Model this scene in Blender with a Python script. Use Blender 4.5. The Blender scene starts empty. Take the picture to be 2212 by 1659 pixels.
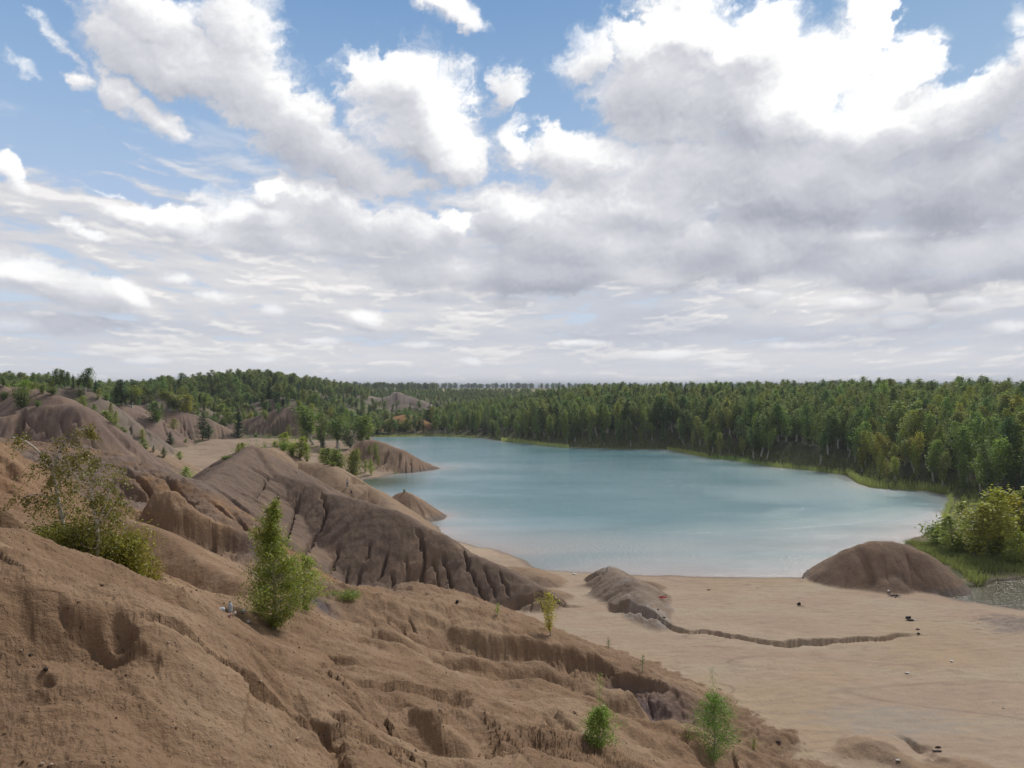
import bpy, math
import numpy as np
import bmesh
from mathutils import Vector

# ------------------------------------------------------------------ camera, sky, sun
SC = bpy.context.scene
COL = SC.collection
EYE = 28.0                       # camera height above the lake
FPX = 3028.0                     # focal length in photo pixels
HOR = 1522.0                     # photo row of the horizon

cam_d = bpy.data.cameras.new("camera")
cam = bpy.data.objects.new("camera", cam_d)
COL.objects.link(cam)
cam.location = (0, 0, EYE)
cam.rotation_euler = (math.radians(90.19), 0, 0)
cam_d.sensor_width = 36.0
cam_d.lens = 36.0 * FPX / 4032.0
cam_d.clip_start = 0.1
cam_d.clip_end = 20000.0
SC.camera = cam
SC.view_settings.view_transform = 'Standard'
SC.view_settings.look = 'None'
SC.view_settings.gamma = 1.0
SC.view_settings.exposure = 0.0
SC.view_settings.use_curve_mapping = False
SC.cycles.max_bounces = 6
SC.cycles.transparent_max_bounces = 8
SC.cycles.diffuse_bounces = 3
SC.cycles.glossy_bounces = 2
SC.cycles.use_denoising = True

SUN_AZ = math.radians(30)        # clockwise from the view direction (+Y)
SUN_EL = math.radians(43)
SUN_STRENGTH = 3.0

sun_d = bpy.data.lights.new("sun", 'SUN')
sun_d.energy = SUN_STRENGTH
sun_d.angle = math.radians(12)
sun_d.color = (1.0, 0.955, 0.89)
sun = bpy.data.objects.new("sun", sun_d)
COL.objects.link(sun)
sun.rotation_euler = (math.pi / 2 - SUN_EL, 0, math.pi - SUN_AZ)


class V:
    """a node socket with arithmetic: every operator adds one math node"""
    nt = None

    def __init__(s, sock):
        s.s = sock

    @staticmethod
    def m(op, *a, clamp=False):
        n = V.nt.nodes.new('ShaderNodeMath')
        n.operation = op
        n.use_clamp = clamp
        for i, x in enumerate(a):
            if isinstance(x, V):
                V.nt.links.new(x.s, n.inputs[i])
            else:
                n.inputs[i].default_value = float(x)
        return V(n.outputs[0])

    def __add__(s, o): return V.m('ADD', s, o)
    def __radd__(s, o): return V.m('ADD', o, s)
    def __sub__(s, o): return V.m('SUBTRACT', s, o)
    def __rsub__(s, o): return V.m('SUBTRACT', o, s)
    def __mul__(s, o): return V.m('MULTIPLY', s, o)
    def __rmul__(s, o): return V.m('MULTIPLY', o, s)
    def __truediv__(s, o): return V.m('DIVIDE', s, o)
    def __rtruediv__(s, o): return V.m('DIVIDE', o, s)
    def clamp(s): return V.m('ADD', s, 0.0, clamp=True)


def vmax(a, b): return V.m('MAXIMUM', a, b)


def vec(x, y, z=0.0):
    n = V.nt.nodes.new('ShaderNodeCombineXYZ')
    for i, a in enumerate((x, y, z)):
        if isinstance(a, V):
            V.nt.links.new(a.s, n.inputs[i])
        else:
            n.inputs[i].default_value = float(a)
    return V(n.outputs[0])


def sep(v):
    n = V.nt.nodes.new('ShaderNodeSeparateXYZ')
    V.nt.links.new(v.s, n.inputs[0])
    return [V(o) for o in n.outputs]


def noise(v, scale=1.0, detail=4.0, rough=0.5, dist=0.0, lac=2.0, out=0):
    n = V.nt.nodes.new('ShaderNodeTexNoise')
    V.nt.links.new(v.s, n.inputs['Vector'])
    n.inputs['Scale'].default_value = scale
    n.inputs['Detail'].default_value = detail
    n.inputs['Roughness'].default_value = rough
    n.inputs['Lacunarity'].default_value = lac
    n.inputs['Distortion'].default_value = dist
    return V(n.outputs[out])


def voro(v, scale=1.0, feature='F1'):
    n = V.nt.nodes.new('ShaderNodeTexVoronoi')
    n.feature = feature
    V.nt.links.new(v.s, n.inputs['Vector'])
    n.inputs['Scale'].default_value = scale
    return V(n.outputs['Distance'])


def sstep(x, a, b, lo=0.0, hi=1.0):
    n = V.nt.nodes.new('ShaderNodeMapRange')
    n.interpolation_type = 'SMOOTHSTEP'
    V.nt.links.new(x.s, n.inputs['Value'])
    for k, q in (('From Min', a), ('From Max', b), ('To Min', lo), ('To Max', hi)):
        n.inputs[k].default_value = q
    return V(n.outputs[0])


def cmix(f, a, b, mode='MIX'):
    n = V.nt.nodes.new('ShaderNodeMix')
    n.data_type = 'RGBA'
    n.blend_type = mode
    n.clamp_factor = True
    for s, x in ((n.inputs[0], f), (n.inputs[6], a), (n.inputs[7], b)):
        if isinstance(x, V):
            V.nt.links.new(x.s, s)
        elif isinstance(x, tuple):
            s.default_value = (*x, 1.0)
        else:
            s.default_value = float(x)
    return V(n.outputs[2])


def ramp(x, stops):
    n = V.nt.nodes.new('ShaderNodeValToRGB')
    V.nt.links.new(x.s, n.inputs[0])
    r = n.color_ramp
    while len(r.elements) < len(stops):
        r.elements.new(0.5)
    for e, (p, c) in zip(r.elements, stops):
        e.position = p
        e.color = (*c, 1.0)
    return V(n.outputs[0])


def build_world():
    w = bpy.data.worlds.new("World")
    SC.world = w
    w.use_nodes = True
    nt = w.node_tree
    nt.nodes.clear()
    V.nt = nt
    out = nt.nodes.new('ShaderNodeOutputWorld')
    bg = nt.nodes.new('ShaderNodeBackground')
    sky = nt.nodes.new('ShaderNodeTexSky')
    sky.sky_type = 'NISHITA'
    sky.sun_disc = False
    sky.sun_elevation = SUN_EL
    sky.sun_rotation = SUN_AZ
    sky.altitude = 100
    sky.dust_density = 1.2
    tc = nt.nodes.new('ShaderNodeTexCoord')
    dx, dy, dz = sep(V(tc.outputs['Generated']))
    inv = 1.0 / (vmax(dz, 0.0) + 0.2)
    cover = sstep(noise(vec(dx * inv, dy * inv), 1.1, 4, .55), 0.36, 0.56, 0.25, 0.95)
    # broken grey-white cloud over the Sky Texture (radiances in the sky's own scale)
    c = cmix(cover, V(sky.outputs[0]), (5.2, 5.3, 5.7))
    nt.links.new(c.s, bg.inputs[0])
    bg.inputs[1].default_value = 0.07
    nt.links.new(bg.outputs[0], out.inputs[0])


build_world()
# ------------------------------------------------------------------ numpy noise
def _hash(ix, iy, seed):
    h = (ix.astype(np.uint32) * np.uint32(374761393) + iy.astype(np.uint32) * np.uint32(668265263)
         + np.uint32((seed * 974711 + 12345) & 0xffffffff))
    h = (h ^ (h >> np.uint32(13))) * np.uint32(1274126177)
    return h ^ (h >> np.uint32(16))


_ANG = np.linspace(0, 2 * np.pi, 256, endpoint=False)
_GX = np.cos(_ANG).astype(np.float32)
_GY = np.sin(_ANG).astype(np.float32)


def perlin(x, y, seed=0):
    """gradient noise, about -0.7..0.7"""
    x = np.asarray(x, np.float32)
    y = np.asarray(y, np.float32)
    fx0 = np.floor(x)
    fy0 = np.floor(y)
    ix = fx0.astype(np.int64)
    iy = fy0.astype(np.int64)
    fx = x - fx0
    fy = y - fy0
    u = fx * fx * fx * (fx * (fx * 6 - 15) + 10)
    v = fy * fy * fy * (fy * (fy * 6 - 15) + 10)

    def g(a, b, dx, dy):
        h = (_hash(a, b, seed) & np.uint32(255)).astype(np.int64)
        return _GX[h] * dx + _GY[h] * dy
    n00 = g(ix, iy, fx, fy)
    n10 = g(ix + 1, iy, fx - 1, fy)
    n01 = g(ix, iy + 1, fx, fy - 1)
    n11 = g(ix + 1, iy + 1, fx - 1, fy - 1)
    a = n00 + u * (n10 - n00)
    b = n01 + u * (n11 - n01)
    return a + v * (b - a)


def fbm(x, y, seed=0, octaves=5, rough=0.5, lac=2.03):
    s = 0.0
    a = 1.0
    for o in range(octaves):
        s = s + a * perlin(x, y, seed + o * 17)
        x = x * lac + 13.7
        y = y * lac - 7.3
        a *= rough
    return s


def ridged(x, y, seed=0, octaves=4, rough=0.5, lac=2.03):
    """0..~1, sharp crests at 1"""
    s = 0.0
    a = 1.0
    t = 0.0
    for o in range(octaves):
        s = s + a * (1.0 - np.abs(perlin(x, y, seed + o * 31)) * 1.9)
        t += a
        x = x * lac + 5.1
        y = y * lac + 9.2
        a *= rough
    return s / t


def smooth(x, a, b):
    t = np.clip((x - a) / (b - a), 0, 1)
    return t * t * (3 - 2 * t)
# cloud masses: direction (given through the photo's 2212-wide picture), size, tilt, weight
CLOUDS = [
 (330,30,150,70,20,1),(505,60,85,115,70,1),(300,105,110,60,25,1),(430,140,150,90,20,1),(550,205,140,85,45,1),
 (650,285,125,85,40,1),(740,350,130,65,25,1),(850,175,100,65,-10,1),(890,250,150,115,15,1),(985,325,85,75,60,1),
 (820,375,150,42,10,0.9),(1075,190,75,42,-40,0.72),(175,168,50,28,40,0.85),(262,195,60,45,40,1),(340,250,75,36,32,1),
 (40,132,75,22,22,0.8),(130,90,110,20,38,0.58),(18,372,62,36,30,0.95),(955,22,95,26,22,0.9),(1005,50,52,22,20,0.85),
 (260,405,70,9,5,0.62),(600,412,60,26,0,0.95),(370,468,130,34,5,0.95),(560,460,130,48,0,1),(700,460,170,58,15,1),
 (880,495,130,52,15,1),(985,485,42,34,50,1),(1120,455,110,66,-10,1),(1260,520,270,85,10,1),(1130,590,360,48,0,1),
 (620,520,300,40,0,0.8),(1290,115,90,48,-20,0.95),(1390,80,100,70,-25,1),(1490,55,90,75,0,1),(1640,110,140,85,0,1),
 (1780,140,120,100,0,1),(1870,90,60,110,0,1),(1965,120,75,72,60,1),(1420,200,150,115,0,1),(1650,230,260,140,0,1),
 (1900,270,250,130,0,1),(2100,250,130,110,-35,1),(2190,150,80,60,-45,1),(1250,335,190,60,8,0.95),(1108,300,34,58,0,0.9),
 (1450,390,230,90,0,1),(1750,390,360,120,0,1),(2060,390,280,130,0,1),(1300,450,270,75,0,1),(1600,530,380,70,0,1),
 (2010,560,320,80,0,1),(2195,62,42,30,0,0.7),(55,590,110,44,5,1),(180,625,150,44,12,1),(285,640,60,30,30,1),
 (90,700,190,30,0,0.85),(190,500,80,18,12,0.62),(1450,260,60,60,0,1),(2300,300,250,200,0,1),(-180,300,160,90,20,0.9),
 (595,672,34,21,5,0.85),(805,692,44,30,10,0.95),(385,600,50,19.5,0,0.85),(330,778,62,12,0,0.8),(565,778,52,12,0,0.8),(1012,782,34,12,0,0.8),
 (1440,768,95,15,0,0.8),(1560,788,70,10.5,0,0.75),(1850,655,95,26,0,1),(1960,695,80,24,0,0.9),(2085,652,100,22,0,1),(2170,705,60,18,0,0.85),
 (1640,645,70,24,0,0.8),(1100,655,70,18,0,0.75),(720,740,80,12,0,0.75),(180,760,90,10.5,0,0.75),(900,745,60,12,0,0.75),(1250,740,90,12,0,0.75),(2050,765,90,10.5,0,0.75),(1750,745,110,12,0,0.8),(1440,610,90,24,0,0.85),
 (480,640,80,18,0,0.7),(960,640,70,18,0,0.75),
]
DARKS = [(1480,255,130,65,0,.55),(1650,300,170,60,0,.45),(1980,430,330,75,0,1.0),(1560,420,170,60,0,.5),(1100,595,260,34,0,1.0),
 (1600,585,200,30,5,.55),(2140,605,190,28,0,1.15),(2120,320,110,110,0,.55),(770,370,120,42,10,.75),(150,688,200,18,3,.9),
 (640,545,260,30,0,.35),(1400,705,240,20,0,.8),(760,715,230,22,0,.5),(1880,715,260,14,0,.6),(1330,180,1,1,0,0),(1750,520,300,40,0,.7),(2150,200,80,60,0,.4)]
BRIGHTS = [(1470,60,190,45,-4,1.0),(1660,95,140,50,5,1.2),(1790,190,150,66,0,1.15),(1900,110,80,110,0,1.2),(960,255,45,110,-15,1.1),
 (985,485,34,28,50,1.2),(1760,235,120,45,0,1.0),(595,408,55,14,0,.9),(2110,140,110,20,-30,.9),(1840,640,110,18,0,.9),(2090,636,80,12,0,.6),(800,682,34,12,0,.6),(1640,632,50,10,0,.6),(1420,445,90,28,0,.55),(1330,525,70,18,0,.45),(1560,590,100,14,0,.5),(1900,498,120,13,0,.65),(1235,485,50,24,0,.45),(700,432,60,12,8,.5),(860,445,60,12,10,.5),(420,455,60,10,0,.6),(540,440,50,12,0,.5),(1700,610,90,14,0,.45),(1450,760,60,6,0,.5),
 (1640,560,80,26,0,.6),(290,636,60,18,32,1.0),(850,160,80,40,0,.4),(1150,455,60,22,0,.5),(780,250,60,30,40,.3),
 (520,80,70,80,60,.35),(1260,330,110,40,0,.5),(1110,290,26,40,0,.7),(800,690,60,14,15,.6),(60,600,80,14,8,.5),(1420,590,60,20,0,.5),(2060,520,120,16,0,.3)]


def cell_bumps(x, y, seed):
    """billowy noise: rounded lumps with creases between them, 0..1"""
    n = 0.0
    a = 1.0
    t = 0.0
    for o in range(5):
        n = n + a * np.abs(perlin(x, y, seed + 7 * o)) * 1.9
        t += a
        x = x * 2.1 + 3.1
        y = y * 2.1 + 1.7
        a *= 0.52
    return n / t


def blobs(az, el, items, mode):
    acc = None
    for (u, v, ru, rv, ang, w) in items:
        x = (u - 1106) / 1661.0
        a0 = math.degrees(math.atan(x))
        e0 = math.degrees(math.atan((835 - v) / 1661.0 / math.sqrt(1 + x * x)))
        k = 57.3 / 1661.0 / (1 + x * x) ** 0.8
        t = math.radians(ang)
        X = az - a0
        Y = el - e0
        p = (X * math.cos(t) - Y * math.sin(t)) / (ru * k)
        q = (X * math.sin(t) + Y * math.cos(t)) / (rv * k)
        g = w * np.exp(-0.80 * (p * p + q * q))
        acc = g if acc is None else (np.maximum(acc, g) if mode == 'max' else acc + g)
    return acc


def shift(A, di, dj):
    """A sampled di rows up and dj columns right, edges held"""
    i = np.clip(np.arange(A.shape[0]) + di, 0, A.shape[0] - 1)
    j = np.clip(np.arange(A.shape[1]) + dj, 0, A.shape[1] - 1)
    return A[i][:, j]


def ramp_np(x, stops):
    xs = [s[0] for s in stops]
    return np.stack([np.interp(x, xs, [s[1][c] for s in stops]) for c in range(3)], -1)


def sky_colours(az, el, step):
    """az, el: grids in degrees, rows going up, columns going right; returns linear RGB"""
    def sh_(A, up, right):
        return shift(A, int(round(up / step)), int(round(right / step)))
    wx = fbm(az * 0.09, el * 0.12, 11, 3)
    wy = fbm(az * 0.09 + 31, el * 0.12, 12, 3)
    wx2 = fbm(az * 0.35, el * 0.45, 13, 6, 0.6)
    wy2 = fbm(az * 0.35 + 9, el * 0.45, 14, 6, 0.6)
    lowk = 0.35 + 0.65 * smooth(el, 2, 16)
    A = az + (wx * 1.3 + wx2 * 0.9) * lowk
    E = el + (wy * 1.0 + wy2 * 0.8) * lowk ** 2
    M = blobs(A, E, CLOUDS, 'max')
    bil = cell_bumps(az * 0.17 + wx2 * 0.22, el * 0.24 + wy2 * 0.22, 21)
    bilc = np.abs(perlin(az * 0.17 + wx * 0.3, el * 0.24 + wy * 0.3, 21)) * 1.9
    wisp = fbm(az * 0.30 + wx2 * 0.8, el * 0.42 + wy2 * 0.5, 23, 8, 0.62)
    T = M + (0.30 - bil) * 0.42 * smooth(el, -2, 14) + wisp * 0.20
    soft = 0.13 + 0.17 * smooth(fbm(az * 0.13, el * 0.17, 25, 3), -0.3, 0.5)
    dens = np.clip((T - (0.505 - soft)) / (2 * soft), 0, 1)
    dens = dens * dens * (3 - 2 * dens) * (0.62 + 0.38 * smooth(el, 3, 11))
    thick = np.clip(M + (0.30 - bilc) * 0.40 - 0.26, 0, None)
    acc = 0.0
    for k in range(1, 9):
        acc = acc + sh_(thick, 0.42 * k, 0.19 * k)
    acc = acc / 8.0
    em1 = T - sh_(T, 0.30, 0.15)
    em2 = T - sh_(T, 1.1, 0.5)
    Tc = M + (0.30 - bilc) * 0.45
    em3 = Tc - sh_(Tc, 1.6, 0.8)
    B = blobs(A, E, BRIGHTS, 'sum')
    D = blobs(az + wx * 2.2 + wx2 * 0.9, el + wy * 1.3 + wy2 * 0.5, DARKS, 'sum')
    B = B * (0.75 + 0.5 * smooth(Tc - acc, -0.3, 0.5))
    sh = (0.475 + 0.42 * np.exp(-acc * 1.9) + em1 * 0.20 + em2 * 0.24 + em3 * 0.12 + B * 0.30 - D * 0.16
          + fbm(az * 0.10, el * 0.16, 71, 4) * 0.10) - 0.20 * smooth(el, 12, 4)
    # low deck: rows of far small cumulus over a pale veil
    ee = np.clip(el, 0, None)
    PX = az / (ee * .6 + 6.5)
    PY = 3.4 * np.log(ee + 4.0)
    w1 = fbm(PX * 1.6, PY * 1.3, 41, 4, 0.55)
    lumps = cell_bumps(PX * 2.6 + w1 * 0.5, PY * 3.2 + w1 * 0.3, 43)
    big = fbm(PX * 1.2, PY * 1.5 + w1 * 0.2, 47, 7, 0.55)
    L = (0.32 - lumps) * 1.0 + big * 0.9
    k1, k2 = 0.22, 0.6
    near = smooth(ee, 1, 12)
    lem = (L - sh_(L, k1, 0.14)) * (0.55 + 0.45 * near) + 0.8 * (L - sh_(L, k2, 0.4)) * near
    streak = fbm(az * 0.035, el * 0.42, 61, 5, 0.5)
    puffs = smooth(L, 0.05, 0.42)
    lsh = 0.62 + lem * 0.34 * (0.3 + 0.7 * puffs) + streak * 0.22 + puffs * 0.16 - D * 0.20 + B * 0.30
    ldens = smooth(el, 20, 11) * smooth(L + smooth(el, 17, 9) * 0.75 + smooth(az, -28, 0) * 0.25 + streak * 0.25, 0.15, 0.62)
    blue = ramp_np(el, [(0, (0.62, 0.68, 0.78)), (6, (0.56, 0.66, 0.80)), (12, (0.44, 0.57, 0.78)), (18, (0.32, 0.475, 0.71)), (26, (0.20, 0.355, 0.61)), (40, (0.12, 0.26, 0.56))])
    blue = blue + (smooth(az, -5, 35) * smooth(el, 0, 30))[..., None] * np.array([0.05, 0.05, 0.02])
    lc = ramp_np(lsh, [(0.0, (0.38, 0.42, 0.52)), (0.35, (0.50, 0.53, 0.61)), (0.55, (0.60, 0.62, 0.68)), (0.75, (0.76, 0.75, 0.76)), (1.0, (0.95, 0.92, 0.90))])
    cc = ramp_np(sh, [(0.0, (0.28, 0.30, 0.37)), (0.28, (0.40, 0.42, 0.49)), (0.52, (0.57, 0.585, 0.64)), (0.74, (0.73, 0.735, 0.78)), (0.95, (1.0, 1.0, 1.0)), (1.5, (1.25, 1.25, 1.25))])
    c = blue + (lc - blue) * (ldens * 0.95)[..., None]
    c = c + (cc - c) * dens[..., None]
    pale = (1 - smooth(el, -0.5, 4.0))[..., None] * 0.5
    return c + (np.array([0.66, 0.68, 0.74]) - c) * pale
# ------------------------------------------------------------------ terrain
QUAL = 1.0                       # terrain mesh step, 1 = full


def P(u, v, d):
    """world point seen at photo column u, row v (4032 x 3024), d metres ahead of the camera"""
    return (d * (u - 2016.0) / FPX, d, EYE - d * (v - HOR) / FPX)


def mq_fit(pts, c, lam=0.02):
    p = np.array(pts, float)
    r = np.sqrt((p[:, None, 0] - p[None, :, 0]) ** 2 + (p[:, None, 1] - p[None, :, 1]) ** 2 + c * c)
    n = len(p)
    A = np.zeros((n + 3, n + 3))
    A[:n, :n] = r + np.eye(n) * lam
    A[:n, n] = 1
    A[:n, n + 1:] = p[:, :2]
    A[n:, :n] = A[:n, n:].T
    w = np.linalg.solve(A, np.concatenate([p[:, 2], [0, 0, 0]]))
    return p, w, c


def mq_eval(f, x, y):
    p, w, c = f
    out = w[-3] + w[-2] * x + w[-1] * y
    for (px, py, _), wi in zip(p, w[:-3]):
        out = out + wi * np.sqrt((x - px) ** 2 + (y - py) ** 2 + c * c)
    return out


def smax(a, b, k):
    h = np.clip(0.5 + 0.5 * (a - b) / k, 0, 1)
    return b + (a - b) * h + k * h * (1 - h)


def poly_sdf(x, y, poly):
    """signed distance, positive outside"""
    best = np.full(x.shape, 1e18)
    inside = np.zeros(x.shape, bool)
    n = len(poly)
    for i in range(n):
        ax, ay = poly[i]
        bx, by = poly[(i + 1) % n]
        dx, dy = bx - ax, by - ay
        t = np.clip(((x - ax) * dx + (y - ay) * dy) / (dx * dx + dy * dy), 0, 1)
        q = (x - ax - t * dx) ** 2 + (y - ay - t * dy) ** 2
        best = np.minimum(best, q)
        if ay != by:
            c = ((ay > y) != (by > y)) & (x < (bx - ax) * (y - ay) / (by - ay) + ax)
            inside ^= c
    s = np.sqrt(best)
    return np.where(inside, -s, s)


def poly_near(x, y, pts):
    """nearest point on a polyline: distance, height there, nearest x, y, arc length"""
    best = np.full(x.shape, 1e18)
    zz = np.zeros(x.shape)
    nx = np.zeros(x.shape)
    ny = np.zeros(x.shape)
    tt = np.zeros(x.shape)
    arc = 0.0
    for (ax, ay, az), (bx, by, bz) in zip(pts[:-1], pts[1:]):
        dx, dy = bx - ax, by - ay
        L = math.hypot(dx, dy)
        t = np.clip(((x - ax) * dx + (y - ay) * dy) / (L * L), 0, 1)
        cx = ax + t * dx
        cy = ay + t * dy
        q = (x - cx) ** 2 + (y - cy) ** 2
        m = q < best
        best = np.where(m, q, best)
        zz = np.where(m, az + t * (bz - az), zz)
        nx = np.where(m, cx, nx)
        ny = np.where(m, cy, ny)
        tt = np.where(m, arc + t * L, tt)
        arc += L
    return np.sqrt(best), zz, nx, ny, tt


# the lake's outline
def WP(u, v):
    d = EYE * FPX / (v - HOR)
    return (d * (u - 2016.0) / FPX, d)


LAKE = [WP(*q) for q in [(1460, 1720), (1600, 1718), (1706, 1716), (1800, 1719), (1900, 1724), (2000, 1740), (2080, 1744), (2140, 1752), (2283, 1762), (2450, 1768),
                         (2630, 1768), (2700, 1782), (2800, 1804), (2900, 1812), (3000, 1828), (3060, 1840), (3180, 1850), (3330, 1870), (3380, 1902), (3430, 1918),
                         (3500, 1925), (3650, 1932), (3760, 1960), (3740, 2000), (3700, 2070), (3610, 2115), (3560, 2140)]]
LAKE += [(66, 130), (61, 125), (51, 116.5), (43.5, 112.4), WP(3000, 2278), WP(2850, 2276), WP(2700, 2271), WP(2560, 2270), WP(2420, 2262), WP(2280, 2254), WP(2140, 2250),
         WP(2090, 2228), WP(2040, 2195), WP(1990, 2180), WP(1976, 2172), WP(1950, 2162), WP(1880, 2158), WP(1835, 2142), (-11, 140), (-14, 150), (-17, 160), (-17.5, 168),
         (-22, 176), (-27, 182), WP(1530, 1965), WP(1470, 1933), WP(1438, 1903), WP(1424, 1888), WP(1500, 1883), WP(1530, 1870), WP(1600, 1862), WP(1700, 1850),
         WP(1728, 1844), (-30, 275), (-42, 290), (-52, 310), (-60, 330), (-68, 360), (-76, 385), (-82, 408)]
PUDDLE = [(56, 104.5), (58, 101), (61, 98.2), (65, 95.5), (72, 92.5), (95, 90), (100, 105), (88, 112.5), (75.5, 112.5), (68, 109.6), (64.5, 107.6), (61, 106.8)]
POND = [(-158, 612), (-145, 640), (-110, 648), (-70, 640), (-62, 615), (-90, 598), (-130, 596)]

# broad lie of the land (x, y, z)
MACRO = [(0, 95, .8), (15, 95, .8), (30, 95, .7), (50, 92, .6), (70, 88, .6), (30, 60, 1.2), (50, 60, 1.1), (70, 60, 1.2), (40, 40, 1.5), (60, 30, 2), (20, 75, 1.0),
         (90, 90, 1), (100, 50, 3), (0, 60, 1.5), (-10, 75, 2), (0, 107, .7), (30, 107, .5), (48, 100, .5), (-15, 95, 1.7), (-28, 100, 3), (-42, 108, 5), (-60, 120, 8), (-58, 100, 9),
         (-60, 150, 6), (-45, 150, 6), (-30, 130, 4.5), (-75, 160, 8), (-85, 205, 4), (-82, 190, 4.5), (-100, 235, 5), (-75, 230, 4.6), (-80, 300, 5), (-60, 320, 4.5), (-110, 300, 6), (-60, 255, 4.2),
         (-50, 240, 2.6), (-40, 215, 1.6), (-50, 190, 3.2), (-32, 205, 1.0), (-100, 120, 14), (-130, 160, 18), (-150, 220, 23), (-185, 300, 17), (-220, 300, 25), (-200, 180, 26),
         (-120, 80, 24), (-70, 60, 15), (-140, 120, 20), (-155, 240, 15), (-140, 300, 5), (-118, 262, 5), (-98, 222, 5.5), (-160, 350, 9), (-50, 80, 10), (-140, 380, 9), (-90, 380, 4), (-64, 370, 2.5), (-50, 440, 2.5), (-20, 450, 3), (-10, 500, 8),
         (-100, 440, 2.5), (-96, 410, 3), (-85, 490, 1.5), (-120, 500, 3), (-150, 450, 10), (-110, 560, 1), (-60, 560, 2), (-190, 430, 14), (-230, 380, 22), (-300, 500, 26), (-120, 620, .5), (-60, 680, 2), (-160, 680, 1), (-110, 680, 0), (0, 620, 9),
         (-300, 900, 22), (0, 900, 16), (300, 900, 19), (0, 700, 12), (60, 560, 14), (20, 480, 10), (25, 400, 7), (60, 390, 10), (60, 440, 14), (110, 440, 15), (110, 380, 13), (150, 360, 15),
         (130, 320, 11), (170, 280, 15), (135, 260, 9), (180, 220, 16), (135, 190, 6), (150, 210, 9), (130, 160, 4), (160, 160, 11), (110, 140, 2.2), (90, 130, 1.2), (140, 120, 4), (200, 120, 12), (110, 100, 2), (250, 250, 18),
         (300, 400, 17), (400, 600, 18), (600, 300, 20), (-500, 300, 26), (-500, 700, 24), (0, 1500, 22), (-1200, 1500, 22), (1200, 1500, 22), (0, 4000, 21), (0, -300, 26), (300, 0, 18), (-300, 0, 30), (0, 9000, 16), (-6000, 6000, 18), (6000, 6000, 18)]

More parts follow.
